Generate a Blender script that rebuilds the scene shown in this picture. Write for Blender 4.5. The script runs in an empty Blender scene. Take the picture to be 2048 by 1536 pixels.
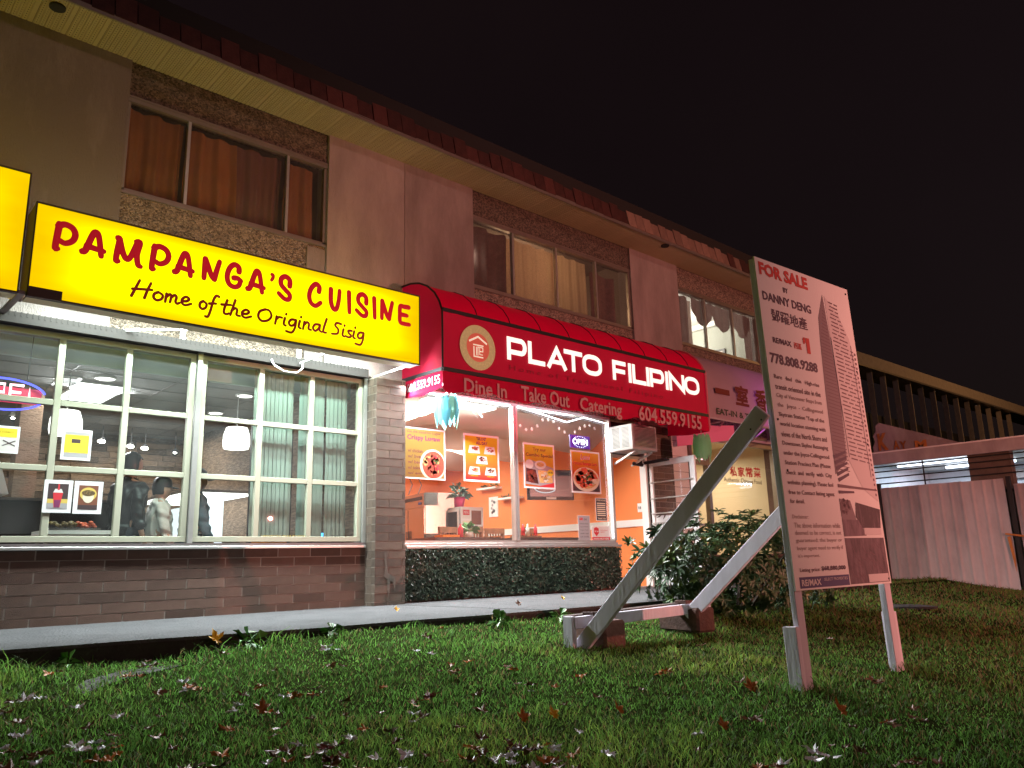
import bpy, bmesh, math, random
import numpy as np
from mathutils import Vector, Matrix
random.seed(7)
SC = bpy.context.scene
COL = SC.collection
R = math.radians
# ------------------------------------------------------------------ camera, world, lights
YAW, PIT, ROL, FPX = 0.74526, 0.22231, -0.02794, 1585.77
CAM = Vector((0, -8.5, .45))
FW = Vector((math.sin(YAW)*math.cos(PIT), math.cos(YAW)*math.cos(PIT), math.sin(PIT)))
_r = Vector((math.cos(YAW), -math.sin(YAW), 0)); _u = _r.cross(FW)
RT = _r*math.cos(ROL) + _u*math.sin(ROL); UP = -_r*math.sin(ROL) + _u*math.cos(ROL)
cd = bpy.data.cameras.new("camera"); cam = bpy.data.objects.new("camera", cd); COL.objects.link(cam)
cd.sensor_width = 36; cd.lens = FPX/2048*36; cd.clip_start = .05; cd.clip_end = 500
cam.matrix_world = Matrix(((RT.x, UP.x, -FW.x, CAM.x), (RT.y, UP.y, -FW.y, CAM.y), (RT.z, UP.z, -FW.z, CAM.z), (0, 0, 0, 1)))
SC.camera = cam
def ray(px, py): return FW + RT*((px-1024)/FPX) - UP*((py-768)/FPX)
def aty(px, py, y): d = ray(px, py); return CAM + d*((y-CAM.y)/d.y)      # measuring helpers: a sight line meets a real plane
def atx(px, py, x): d = ray(px, py); return CAM + d*((x-CAM.x)/d.x)
def atz(px, py, z): d = ray(px, py); return CAM + d*((z-CAM.z)/d.z)

w = bpy.data.worlds.new("World"); SC.world = w; w.use_nodes = True
wn = w.node_tree; bg = wn.nodes['Background']
sky = wn.nodes.new('ShaderNodeTexSky'); sky.sky_type = 'NISHITA'; sky.sun_disc = False
sky.sun_elevation = R(-4); sky.sun_rotation = R(150)
glow = wn.nodes.new('ShaderNodeRGB'); glow.outputs[0].default_value = (.105, .048, .055, 1)   # town light on low cloud
cnz = wn.nodes.new('ShaderNodeTexNoise'); cnz.inputs['Scale'].default_value = 2.2; cnz.inputs['Detail'].default_value = 6; cmx = wn.nodes.new('ShaderNodeMixRGB'); cmx.inputs[1].default_value = (.055, .024, .028, 1); cmx.inputs[2].default_value = (.115, .058, .058, 1)
wn.links.new(cnz.outputs[0], cmx.inputs[0])
addn = wn.nodes.new('ShaderNodeMixRGB'); addn.blend_type = 'ADD'; addn.inputs[0].default_value = 1
wn.nodes.remove(glow); wn.links.new(cmx.outputs[0], addn.inputs[1]); wn.links.new(sky.outputs[0], addn.inputs[2])
wn.links.new(addn.outputs[0], bg.inputs[0]); bg.inputs[1].default_value = .07
SC.view_settings.view_transform = 'Standard'; SC.view_settings.look = 'None'
SC.view_settings.exposure = 0; SC.view_settings.gamma = 1; SC.view_settings.use_curve_mapping = False
SC.cycles.max_bounces = 6; SC.cycles.transparent_max_bounces = 16; SC.cycles.diffuse_bounces = 3
SC.cycles.glossy_bounces = 3; SC.cycles.use_denoising = True; SC.cycles.sample_clamp_indirect = 4
SC.cycles.caustics_reflective = False; SC.cycles.caustics_refractive = False; SC.cycles.use_light_tree = True

def lamp(kind, name, loc, power, color, size=.2, size_y=None, aim=None, angle=None):
    l = bpy.data.lights.new(name, kind); o = bpy.data.objects.new(name, l); COL.objects.link(o)
    l.energy = power; l.color = color; o.location = loc
    if kind == 'AREA':
        l.shape = 'RECTANGLE'; l.size = size; l.size_y = size_y or size
    elif kind in ('POINT', 'SPOT'): l.shadow_soft_size = size
    if kind == 'SPOT': l.spot_size = angle; l.spot_blend = .6
    if aim is not None: o.rotation_euler = (Vector(aim)-Vector(loc)).to_track_quat('-Z', 'Y').to_euler()
    return o
WARM_RED = (1, .37, .30)
lamp('SPOT', 'red_signal_light', (10.5, -13.2, 1.9), 3100, (1, .34, .27), .04, None, (11.0, -4.5, 1.2), R(88))
lamp('POINT', 'street_light', (5, -16, 8.2), 760, (1, .58, .55), .10)
lamp('POINT', 'distant_street_lamp', (33, -9, 7.5), 1100, (1, .50, .18), .15)
COOL = (.86, .95, 1)
lamp('AREA', 'dining_room_light_a', (2.9, 2.95, 2.80), 110, (.95, .97, 1), 1.0, .5, (2.9, 1.6, 0))
lamp('AREA', 'dining_room_light_b', (4.2, 5.0, 2.78), 60, (1, .95, .9), 1.6, 1.2, (4.2, 5, 0))
lamp('AREA', 'restaurant_light_a', (8.0, .75, 2.68), 330, (1, .97, .93), 3.0, .35, (7.4, -1.2, 0))
lamp('AREA', 'restaurant_light_b', (8.8, 3.4, 2.62), 230, (1, .95, .9), 2.0, 1.4, (8.8, 4, 0))
lamp('AREA', 'sign_tube_light', (3.4, -.40, 3.12), 170, (.80, 1, .96), 3.8, .06, (3.4, -.2, 0))
lamp('AREA', 'sign_spill_light', (3.4, -.57, 2.90), 500, (.88, .95, 1), 4.0, .05, (3.6, -3.6, 0))
lamp('AREA', 'awning_tube_light', (7.4, -.5, 2.72), 500, (1, .97, 1), 3.4, .05, (6.8, -3.8, 0))
lamp('AREA', 'neighbour_room_light', (14.0, 1.6, 2.6), 85, (1, .86, .68), 2.0, 1.2, (14, 1.6, 0))
lamp('AREA', 'magenta_neon_light', (13.9, -.2, 3.0), 7, (.9, .15, 1), 1.2, .3, (13.9, -.9, 3.1))
lamp('POINT', 'upstairs_ceiling_light', (14.6, 2.0, 5.55), 150, (1, .93, .8), .12)
lamp('POINT', 'upstairs_warm_light', (9.0, 1.3, 5.3), 45, (1, .62, .35), .15)
lamp('AREA', 'garage_light', (18.6, -2.6, 2.3), 160, (.8, .88, 1), 1.5, .3, (18.6, -2.6, 0))

# ------------------------------------------------------------------ materials
MATS = {}
def M(name, col=(.5, .5, .5), rough=.6, metal=0., var=0., vscale=6., bump=0., bscale=60., emis=0., ecol=None, spec=.5, vor=False, trans=0., stretch=None, second=None):
    if name in MATS: return MATS[name]
    m = bpy.data.materials.new(name); m.use_nodes = True; nt = m.node_tree; b = nt.nodes['Principled BSDF']
    L = nt.links.new
    b.inputs['Base Color'].default_value = (*col, 1); b.inputs['Roughness'].default_value = rough
    b.inputs['Metallic'].default_value = metal; b.inputs['Specular IOR Level'].default_value = spec
    co = nt.nodes.new('ShaderNodeTexCoord'); src = co.outputs['Object']
    if stretch:
        mp = nt.nodes.new('ShaderNodeMapping'); mp.inputs['Scale'].default_value = stretch; L(src, mp.inputs[0]); src = mp.outputs[0]
    if var > 0:
        n = nt.nodes.new('ShaderNodeTexNoise'); n.inputs['Scale'].default_value = vscale; n.inputs['Detail'].default_value = 5; n.inputs['Roughness'].default_value = .65; L(src, n.inputs['Vector'])
        oi = nt.nodes.new('ShaderNodeObjectInfo')
        ad = nt.nodes.new('ShaderNodeMath'); ad.operation = 'MULTIPLY_ADD'; ad.inputs[1].default_value = .45; L(oi.outputs['Random'], ad.inputs[0]); L(n.outputs[0], ad.inputs[2])
        sb = nt.nodes.new('ShaderNodeMath'); sb.operation = 'SUBTRACT'; sb.inputs[1].default_value = .22; L(ad.outputs[0], sb.inputs[0])
        r = nt.nodes.new('ShaderNodeValToRGB'); r.color_ramp.elements[0].position = .3; r.color_ramp.elements[1].position = .72
        c2 = second or tuple(min(1, c*(1+var)) for c in col); c1 = tuple(c*(1-var) for c in col)
        r.color_ramp.elements[0].color = (*c1, 1); r.color_ramp.elements[1].color = (*c2, 1)
        L(sb.outputs[0], r.inputs[0]); L(r.outputs[0], b.inputs['Base Color'])
    if bump > 0:
        if vor:
            t = nt.nodes.new('ShaderNodeTexVoronoi'); t.inputs['Scale'].default_value = bscale
            if vor == 2:
                mx = nt.nodes.new('ShaderNodeMixRGB'); mx.blend_type = 'MULTIPLY'; mx.inputs[0].default_value = .85
                sv = nt.nodes.new('ShaderNodeSeparateColor'); L(t.outputs['Color'], sv.inputs[0])
                rr = nt.nodes.new('ShaderNodeMapRange'); rr.inputs[3].default_value = .25; rr.inputs[4].default_value = 1.9; L(sv.outputs[0], rr.inputs[0])
                if var > 0: L(r.outputs[0], mx.inputs[1])
                else: mx.inputs[1].default_value = (*col, 1)
                L(rr.outputs[0], mx.inputs[2]); L(mx.outputs[0], b.inputs['Base Color'])
        else:
            t = nt.nodes.new('ShaderNodeTexNoise'); t.inputs['Scale'].default_value = bscale; t.inputs['Detail'].default_value = 4
        L(src, t.inputs['Vector'])
        bp = nt.nodes.new('ShaderNodeBump'); bp.inputs['Strength'].default_value = bump; bp.inputs['Distance'].default_value = .02
        bp.invert = bool(vor)
        L(t.outputs[0], bp.inputs['Height']); L(bp.outputs[0], b.inputs['Normal'])
    if emis > 0:
        b.inputs['Emission Color'].default_value = (*(ecol or col), 1); b.inputs['Emission Strength'].default_value = emis
    if trans > 0: b.inputs['Transmission Weight'].default_value = trans
    MATS[name] = m; return m
def glass(name, tint=(1, 1, 1), refl=1.45, dirt=.02):
    m = bpy.data.materials.new(name); m.use_nodes = True; nt = m.node_tree; nt.nodes.clear(); L = nt.links.new
    o = nt.nodes.new('ShaderNodeOutputMaterial'); tr = nt.nodes.new('ShaderNodeBsdfTransparent'); gl = nt.nodes.new('ShaderNodeBsdfGlossy')
    fr = nt.nodes.new('ShaderNodeFresnel'); mx = nt.nodes.new('ShaderNodeMixShader'); df = nt.nodes.new('ShaderNodeBsdfDiffuse'); m2 = nt.nodes.new('ShaderNodeMixShader')
    fr.inputs[0].default_value = refl; tr.inputs[0].default_value = (*tint, 1); gl.inputs['Roughness'].default_value = .01
    nz = nt.nodes.new('ShaderNodeTexNoise'); nz.inputs['Scale'].default_value = 3; mu = nt.nodes.new('ShaderNodeMath'); mu.operation = 'MULTIPLY'; mu.inputs[1].default_value = dirt*2
    L(nz.outputs[0], mu.inputs[0]); L(mu.outputs[0], m2.inputs[0]); L(tr.outputs[0], m2.inputs[1]); L(df.outputs[0], m2.inputs[2])
    ge = nt.nodes.new('ShaderNodeNewGeometry'); iv = nt.nodes.new('ShaderNodeMath'); iv.operation = 'SUBTRACT'; iv.inputs[0].default_value = 1; L(ge.outputs['Backfacing'], iv.inputs[1])
    m3 = nt.nodes.new('ShaderNodeMath'); m3.operation = 'MULTIPLY'; L(fr.outputs[0], m3.inputs[0]); L(iv.outputs[0], m3.inputs[1])
    L(m3.outputs[0], mx.inputs[0]); L(m2.outputs[0], mx.inputs[1]); L(gl.outputs[0], mx.inputs[2]); L(mx.outputs[0], o.inputs[0])
    MATS[name] = m; return m
GL = glass('window_glass', (.97, 1, .98)); GLD = glass('dark_window_glass', (.85, .85, .85), 1.5, .03)
def cloth(name, col, tl=.0, **k):
    m = M(name, col, .9, **k)
    if tl:
        nt = m.node_tree; b = nt.nodes['Principled BSDF']; t = nt.nodes.new('ShaderNodeBsdfTranslucent'); t.inputs[0].default_value = (*col, 1)
        mx = nt.nodes.new('ShaderNodeMixShader'); mx.inputs[0].default_value = tl; o = nt.nodes['Material Output']
        nt.links.new(b.outputs[0], mx.inputs[1]); nt.links.new(t.outputs[0], mx.inputs[2]); nt.links.new(mx.outputs[0], o.inputs[0])
    return m
def glowmat(name, col, s):
    m = bpy.data.materials.new(name); m.use_nodes = True; nt = m.node_tree; nt.nodes.clear()
    o = nt.nodes.new('ShaderNodeOutputMaterial'); e = nt.nodes.new('ShaderNodeEmission'); e.inputs[0].default_value = (*col, 1); e.inputs[1].default_value = s
    nt.links.new(e.outputs[0], o.inputs[0]); MATS[name] = m; return m

# ------------------------------------------------------------------ mesh helpers
WO = {}      # world origin of every object
class MB:
    def __init__(s): s.v = []; s.f = []
    def add(s, vs, fs):
        n = len(s.v); s.v += [tuple(v) for v in vs]; s.f += [tuple(i+n for i in f) for f in fs]; return s
    def box(s, x0, x1, y0, y1, z0, z1, T=None):
        vs = [Vector((x, y, z)) for z in (z0, z1) for y in (y0, y1) for x in (x0, x1)]
        if T is not None: vs = [T @ v for v in vs]
        return s.add(vs, [(0, 2, 3, 1), (4, 5, 7, 6), (0, 1, 5, 4), (2, 6, 7, 3), (0, 4, 6, 2), (1, 3, 7, 5)])
    def bar(s, a, b, w, h, up=(0, 0, 1)):
        a = Vector(a); b = Vector(b); d = (b-a); L = d.length; d.normalize()
        sx = d.cross(Vector(up))
        if sx.length < 1e-4: sx = d.cross(Vector((0, 1, 0)))
        sx.normalize(); sz = sx.cross(d)
        T = Matrix(((d.x, sx.x, sz.x, a.x), (d.y, sx.y, sz.y, a.y), (d.z, sx.z, sz.z, a.z), (0, 0, 0, 1)))
        return s.box(0, L, -w/2, w/2, -h/2, h/2, T)
    def quad(s, a, b, c, d): return s.add([a, b, c, d], [(0, 1, 2, 3)])
    def tube(s, pts, rad, n=8, flat=None, caps=True):
        """pts: path; rad: number or list; flat=(normal, k) squashes the section along normal"""
        pts = [Vector(p) for p in pts]; m = len(pts)
        rads = rad if isinstance(rad, (list, tuple)) else [rad]*m
        base = len(s.v); prev = None
        for i, p in enumerate(pts):
            d = (pts[min(i+1, m-1)] - pts[max(i-1, 0)])
            if d.length < 1e-9: d = Vector((0, 0, 1))
            d.normalize()
            if flat: n2 = Vector(flat[0]).normalized()
            else:
                n2 = prev if prev is not None else (Vector((0, 0, 1)) if abs(d.z) < .9 else Vector((1, 0, 0)))
                n2 = (n2 - d*n2.dot(d))
                n2.normalize()
            n1 = d.cross(n2).normalized(); prev = n2
            k = flat[1] if flat else 1
            for j in range(n):
                a = 2*math.pi*j/n
                s.v.append(tuple(p + n1*math.cos(a)*rads[i] + n2*math.sin(a)*rads[i]*k))
        for i in range(m-1):
            for j in range(n):
                a = base+i*n+j; b = base+i*n+(j+1) % n
                s.f.append((a, b, b+n, a+n))
        if caps:
            s.f.append(tuple(base+j for j in reversed(range(n)))); s.f.append(tuple(base+(m-1)*n+j for j in range(n)))
        return s
    def cyl(s, a, b, r, n=12, r2=None): return s.tube([a, b], [r, r2 if r2 is not None else r], n)
    def lathe(s, c, prof, n=16, axis='z'):
        base = len(s.v); m = len(prof)
        for (r, h) in prof:
            for j in range(n):
                a = 2*math.pi*j/n; x, y = r*math.cos(a), r*math.sin(a)
                s.v.append((c[0]+x, c[1]+y, c[2]+h) if axis == 'z' else (c[0]+x, c[1]+h, c[2]+y))
        for i in range(m-1):
            for j in range(n):
                a = base+i*n+j; b = base+i*n+(j+1) % n; s.f.append((a, b, b+n, a+n))
        s.f.append(tuple(base+j for j in reversed(range(n)))); s.f.append(tuple(base+(m-1)*n+j for j in range(n)))
        return s
    def ball(s, c, r, n=10, sc=(1, 1, 1)):
        base = len(s.v); m = max(5, n//2+1)
        for i in range(m):
            t = math.pi*(i+.02)/(m-1+.04)
            for j in range(n):
                a = 2*math.pi*j/n
                s.v.append((c[0]+r*sc[0]*math.sin(t)*math.cos(a), c[1]+r*sc[1]*math.sin(t)*math.sin(a), c[2]+r*sc[2]*math.cos(t)))
        for i in range(m-1):
            for j in range(n):
                a = base+i*n+j; b = base+i*n+(j+1) % n; s.f.append((a, a+n, b+n, b))
        return s
def link(name, me, parent=None, org=None):
    o = bpy.data.objects.new(name, me); COL.objects.link(o)
    org = Vector(org) if org is not None else Vector((0, 0, 0))
    WO[o.name] = org
    if parent is not None: o.parent = parent; o.location = org - WO[parent.name]
    else: o.location = org
    return o
def mesh(name, mb, smooth=False, bevel=0):
    V = np.array(mb.v, dtype=float); lo = V.min(0); hi = V.max(0)
    org = Vector(((lo[0]+hi[0])/2, (lo[1]+hi[1])/2, lo[2])); V = V - np.array(org)
    me = bpy.data.meshes.new(name); me.from_pydata(V.tolist(), [], mb.f); me.update()
    if bevel:
        bm = bmesh.new(); bm.from_mesh(me)
        bmesh.ops.bevel(bm, geom=bm.edges[:], offset=bevel, segments=1, affect='EDGES', clamp_overlap=True)
        bm.to_mesh(me); bm.free()
    if smooth: me.polygons.foreach_set('use_smooth', [True]*len(me.polygons))
    return me, org
def build(name, mb, mat, parent=None, smooth=False, bevel=0, kind=None, label=None):
    me, org = mesh(name, mb, smooth, bevel); me.materials.append(MATS[mat] if isinstance(mat, str) else mat)
    o = link(name, me, parent, org)
    if kind: o['kind'] = kind
    if label: o['label'] = label
    return o
def tag(o, label, cat, group=None):
    o['label'] = label; o['category'] = cat
    if group: o['group'] = group
    return o
def thing(name, loc, label, cat, group=None):
    o = link(name, None, None, loc); o.empty_display_size = .1; return tag(o, label, cat, group)
def copy_thing(o, delta, label=None):
    def rec(a, par):
        c = a.copy(); COL.objects.link(c)
        WO[c.name] = WO[a.name] + Vector(delta)
        if par is not None: c.parent = par
        else: c.location = Vector(a.location) + Vector(delta)
        for ch in [k for k in KIDS.get(a.name, [])]: rec(ch, c)
        return c
    KIDS = {}
    for k in bpy.data.objects:
        if k.parent: KIDS.setdefault(k.parent.name, []).append(k)
    c = rec(o, None)
    if label: c['label'] = label
    return c
_proto = {}
def piece(name, key, mb_fn, mat, parent, loc, rot=None, label=None):
    """a small repeated part that shares its mesh; loc is world"""
    if key not in _proto:
        mb = MB(); mb_fn(mb); me = bpy.data.meshes.new(name); me.from_pydata(mb.v, [], mb.f); me.update(); _proto[key] = me
    me = _proto[key]
    k2 = (key, mat)
    if k2 not in _proto:
        m2 = me if not me.materials else me.copy()
        m2.materials.clear(); m2.materials.append(MATS[mat]); _proto[k2] = m2
    o = link(name, _proto[k2], parent, loc)
    if rot: o.rotation_euler = rot
    if label: o['label'] = label
    return o
# plane frame: origin, right, up, normal -> function mapping (u, v, depth)
class Pl:
    def __init__(s, o, r, u):
        s.o = Vector(o); s.r = Vector(r); s.u = Vector(u); s.n = s.r.cross(s.u).normalized()
    def __call__(s, a, b, d=0): return s.o + s.r*a + s.u*b + s.n*d
FRONT = lambda y: Pl((0, y, 0), (1, 0, 0), (0, 0, 1))      # normal = -y, towards the street
def card(mb, P, u0, v0, u1, v1, d0=0, d1=.002):
    """thin box on a plane"""
    vs = [P(u, v, d) for d in (d0, d1) for (u, v) in ((u0, v0), (u1, v0), (u1, v1), (u0, v1))]
    mb.add(vs, [(3, 2, 1, 0), (4, 5, 6, 7), (0, 1, 5, 4), (1, 2, 6, 5), (2, 3, 7, 6), (3, 0, 4, 7)]); return mb
def poly(mb, P, pts, d0=0, d1=.002):
    n = len(pts); vs = [P(u, v, d0) for u, v in pts] + [P(u, v, d1) for u, v in pts]
    mb.add(vs, [tuple(reversed(range(n))), tuple(range(n, 2*n))] + [(i, (i+1) % n, n+(i+1) % n, n+i) for i in range(n)]); return mb
def disc(mb, P, u, v, r, d0=0, d1=.002, n=24, ry=None):
    return poly(mb, P, [(u+r*math.cos(2*math.pi*i/n), v+(ry or r)*math.sin(2*math.pi*i/n)) for i in range(n)], d0, d1)
def text_mb(s, P, u0, v0, u1=None, v1=None, d=.003, bold=0., shear=0., mirror=False, align='L', ex=.0, gap=1.):
    """lettering as flat mesh fitted into the box u0..u1, v0..v1 of plane P"""
    c = bpy.data.curves.new('t', 'FONT'); c.body = s; c.size = 1; c.offset = bold; c.shear = shear; c.resolution_u = 2; c.space_character = gap
    c.fill_mode = 'FRONT'
    ob = bpy.data.objects.new('t', c); COL.objects.link(ob)
    dg = bpy.context.evaluated_depsgraph_get(); me = bpy.data.meshes.new_from_object(ob.evaluated_get(dg))
    V = np.zeros(len(me.vertices)*3); me.vertices.foreach_get('co', V); V = V.reshape(-1, 3)
    F = [tuple(p.vertices) for p in me.polygons]
    bpy.data.objects.remove(ob); bpy.data.curves.remove(c); bpy.data.meshes.remove(me)
    mb = MB()
    if not len(V): return mb
    lo = V.min(0); hi = V.max(0); W = hi[0]-lo[0]; H = hi[1]-lo[1]
    sy = (v1-v0)/H if v1 is not None else (u1-u0)/W
    sx = (u1-u0)/W if u1 is not None else sy
    x0 = u0
    if u1 is None and align == 'C': x0 = u0 - W*sx/2
    for x, y, z in V:
        a = (x-lo[0])*sx
        if mirror: a = W*sx - a
        mb.v.append(tuple(P(x0+a, v0+(y-lo[1])*sy, d)))
    mb.f = [tuple(reversed(f)) if mirror else f for f in F]
    return mb
def text(name, s, P, u0, v0, u1, v1, mat, parent, **k):
    mb = text_mb(s, P, u0, v0, u1, v1, **k)
    if not mb.v: return None
    return build(name, mb, mat, parent, kind='stuff' if name == 'lettering' else None)
def spline(pts, n=6):
    out = []; m = len(pts)
    g = lambda i: pts[max(0, min(m-1, i))]
    for i in range(m-1):
        for k in range(n):
            t = k/n; p0, p1, p2, p3 = g(i-1), g(i), g(i+1), g(i+2)
            out.append(tuple(.5*((2*p1[j])+(-p0[j]+p2[j])*t+(2*p0[j]-5*p1[j]+4*p2[j]-p3[j])*t*t+(-p0[j]+3*p1[j]-3*p2[j]+p3[j])*t**3) for j in range(2)))
    out.append(tuple(pts[-1])); return out
def brush(mb, P, pts, w, d=.004, smooth=True, n=8, k=.12, taper=.85):
    q = spline(pts, 5) if smooth and len(pts) > 2 else list(pts)
    # rounded ends
    def ext(a, b, f): return (a[0]+(a[0]-b[0])*f, a[1]+(a[1]-b[1])*f)
    L0 = math.hypot(q[0][0]-q[1][0], q[0][1]-q[1][1]) or 1; L1 = math.hypot(q[-1][0]-q[-2][0], q[-1][1]-q[-2][1]) or 1
    a = [ext(q[0], q[1], f*w/L0) for f in (.9, .7)]; b = [ext(q[-1], q[-2], f*w/L1) for f in (.7, .9)]
    m = len(q)
    rad = [w*.35, w*.72] + [w*(1-(1-taper)*(i/(m-1))) for i in range(m)] + [w*.72*taper, w*.35*taper]
    mb.tube([P(u, v, d) for u, v in a+q+b], rad, n, flat=(P.n, k)); return mb
def ribbon(mb, P, pts, w, closed=False, d0=0, d1=.006):
    m = len(pts); A = []; B = []
    for i in range(m):
        p = Vector(pts[i])
        pa = Vector(pts[i-1]) if (i > 0 or closed) else None; pb = Vector(pts[(i+1) % m]) if (i < m-1 or closed) else None
        def nrm(a, b): t = (b-a).normalized(); return Vector((-t.y, t.x))
        if pa is None: nn = nrm(p, pb); sc = 1
        elif pb is None: nn = nrm(pa, p); sc = 1
        else:
            n1 = nrm(pa, p); n2 = nrm(p, pb); nn = (n1+n2).normalized(); sc = 1/max(.4, nn.dot(n1))
        A.append(p+nn*w*sc); B.append(p-nn*w*sc)
    for i in range(m if closed else m-1):
        j = (i+1) % m
        vs = [P(q.x, q.y, d) for d in (d0, d1) for q in (B[i], B[j], A[j], A[i])]
        mb.add(vs, [(3, 2, 1, 0), (4, 5, 6, 7), (0, 1, 5, 4), (2, 3, 7, 6)] + ([] if closed else ([(3, 0, 4, 7)] if i == 0 else []) + ([(1, 2, 6, 5)] if i == m-2 else [])))
    return mb
# ------------------------------------------------------------------ material list
M('soil', (.022, .022, .010), 1, var=.5, vscale=3, bump=.6, bscale=25, second=(.03, .045, .012), spec=0)
M('concrete', (.072, .072, .073), .95, var=.3, vscale=2.6, bump=1, bscale=45, spec=.08)
M('kerb', (.022, .018, .016), .9, var=.4, vscale=10, bump=.6)
M('brick', (.105, .057, .038), .85, var=.3, vscale=3, bump=.4, bscale=120, second=(.14, .078, .055))
M('brick_grey', (.105, .073, .052), .82, var=.32, vscale=5, bump=.35, bscale=120)
M('mortar', (.30, .26, .22), .9, bump=.4, bscale=90)
M('stucco', (.34, .28, .26), .9, var=.28, vscale=2.6, bump=.7, bscale=110, stretch=(1, 1, .3))
M('pebbledash', (.20, .15, .115), .9, var=.35, vscale=9, bump=1, bscale=58, vor=2)
M('soffit_vinyl', (.44, .37, .21), .5, var=.05, bump=.15, bscale=40)
M('roof_tile', (.085, .028, .022), .7, var=.4, vscale=6, bump=.3, bscale=40)
M('roof_tile_pale', (.27, .17, .125), .7, var=.25, vscale=6, bump=.3, bscale=40)
M('dark', (.015, .013, .012), .8)
M('alu', (.55, .55, .52), .38, .7, var=.08, bump=.05)
M('bronze_alu', (.30, .26, .22), .42, .6, var=.1)
M('white_metal', (.80, .80, .78), .4, var=.05, vscale=3)
M('frame_cream', (.40, .40, .30), .5, var=.06, vscale=2)
M('flashing', (.20, .17, .165), .5, .3, var=.2)
M('ceiling_grey', (.30, .28, .27), .8, var=.05)
M('ledger_stone', (.30, .20, .13), .85, var=.55, vscale=9, bump=.8, bscale=30, stretch=(1, 1, 6))
M('floor_tile', (.25, .2, .16), .5)
M('orange_wall', (.90, .26, .075), .75, var=.04, vscale=1)
M('white_paint', (.82, .80, .76), .6)
M('cream_wall', (.72, .58, .38), .7)
M('pale_green_wall', (.48, .50, .44), .8)
M('wood', (.30, .12, .06), .5, var=.3, vscale=7, stretch=(1, 8, 1))
M('steel', (.42, .40, .38), .25, .9, var=.08, vscale=2)
M('black', (.012, .012, .014), .45)
M('paper', (.82, .82, .80), .7)
M('grey_wood', (.68, .64, .72), .75, var=.12, vscale=5, bump=.3, bscale=30, stretch=(1, 1, .15))
M('old_wood', (.11, .05, .035), .85, var=.4, vscale=8, bump=.6, bscale=30)
def noiseless_emitter(name, c_in, c_edge, s, u0, u1, v0, v1, back=False):
    """face of a light box: uneven tube light, brighter mid than rim, painted into the emission"""
    m = bpy.data.materials.new(name); m.use_nodes = True; nt = m.node_tree; nt.nodes.clear(); L = nt.links.new
    o = nt.nodes.new('ShaderNodeOutputMaterial'); e = nt.nodes.new('ShaderNodeEmission'); g = nt.nodes.new('ShaderNodeNewGeometry')
    sp = nt.nodes.new('ShaderNodeSeparateXYZ'); L(g.outputs['Position'], sp.inputs[0])
    def edge(sock, a, b, f):
        m1 = nt.nodes.new('ShaderNodeMapRange'); m1.inputs[1].default_value = a; m1.inputs[2].default_value = a+f; m1.interpolation_type = 'SMOOTHSTEP'; L(sock, m1.inputs[0])
        m2 = nt.nodes.new('ShaderNodeMapRange'); m2.inputs[1].default_value = b; m2.inputs[2].default_value = b-f; m2.interpolation_type = 'SMOOTHSTEP'; L(sock, m2.inputs[0])
        mm = nt.nodes.new('ShaderNodeMath'); mm.operation = 'MINIMUM'; L(m1.outputs[0], mm.inputs[0]); L(m2.outputs[0], mm.inputs[1]); return mm.outputs[0]
    mu = nt.nodes.new('ShaderNodeMath'); mu.operation = 'MULTIPLY'
    L(edge(sp.outputs[0], u0, u1, .75), mu.inputs[0]); L(edge(sp.outputs[2], v0, v1, .22), mu.inputs[1])
    nz = nt.nodes.new('ShaderNodeTexNoise'); nz.inputs['Scale'].default_value = 2.5; nz.inputs['Detail'].default_value = 4
    a2 = nt.nodes.new('ShaderNodeMath'); a2.operation = 'MULTIPLY_ADD'; a2.inputs[1].default_value = .5; a2.inputs[2].default_value = -.22; L(nz.outputs[0], a2.inputs[0])
    a3 = nt.nodes.new('ShaderNodeMath'); a3.operation = 'ADD'; a3.use_clamp = True; L(mu.outputs[0], a3.inputs[0]); L(a2.outputs[0], a3.inputs[1])
    mx = nt.nodes.new('ShaderNodeMixRGB'); mx.inputs[1].default_value = (*c_edge, 1); mx.inputs[2].default_value = (*c_in, 1); L(a3.outputs[0], mx.inputs[0])
    L(mx.outputs[0], e.inputs[0]); e.inputs[1].default_value = s; L(e.outputs[0], o.inputs[0]); MATS[name] = m; return m
# ------------------------------------------------------------------ ground
def gz(x, y):
    d = max(0., min(-2.6-y, 12.)); t = max(0., min(1., (x-2.0)/1.6)); e = -.14+.13*t*t*(3-2*t)
    base = -.1 - .105*d + (e+.1)*math.exp(-d/.7)
    if x > 12.5 and y > -2.9: base = -.04
    return base + .018*math.sin(x*1.7+y*.9)*math.sin(y*1.3-x*.4) if y < -2.9 else base
xs = [-90, -50, -25, -12, -6] + [-3+.3*i for i in range(78)] + [22, 26, 35, 60, 110, 200]
ys = [-120, -60, -30, -20] + [-15+.3*i for i in range(44)] + [0, 8, 20, 60, 200]
g = MB(); g.v = [(x, y, gz(x, y)-.006) for y in ys for x in xs]
nx = len(xs); g.f = [(j*nx+i, j*nx+i+1, (j+1)*nx+i+1, (j+1)*nx+i) for j in range(len(ys)-1) for i in range(nx-1)]
build('ground', g, 'soil', None, True, kind='structure')
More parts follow.
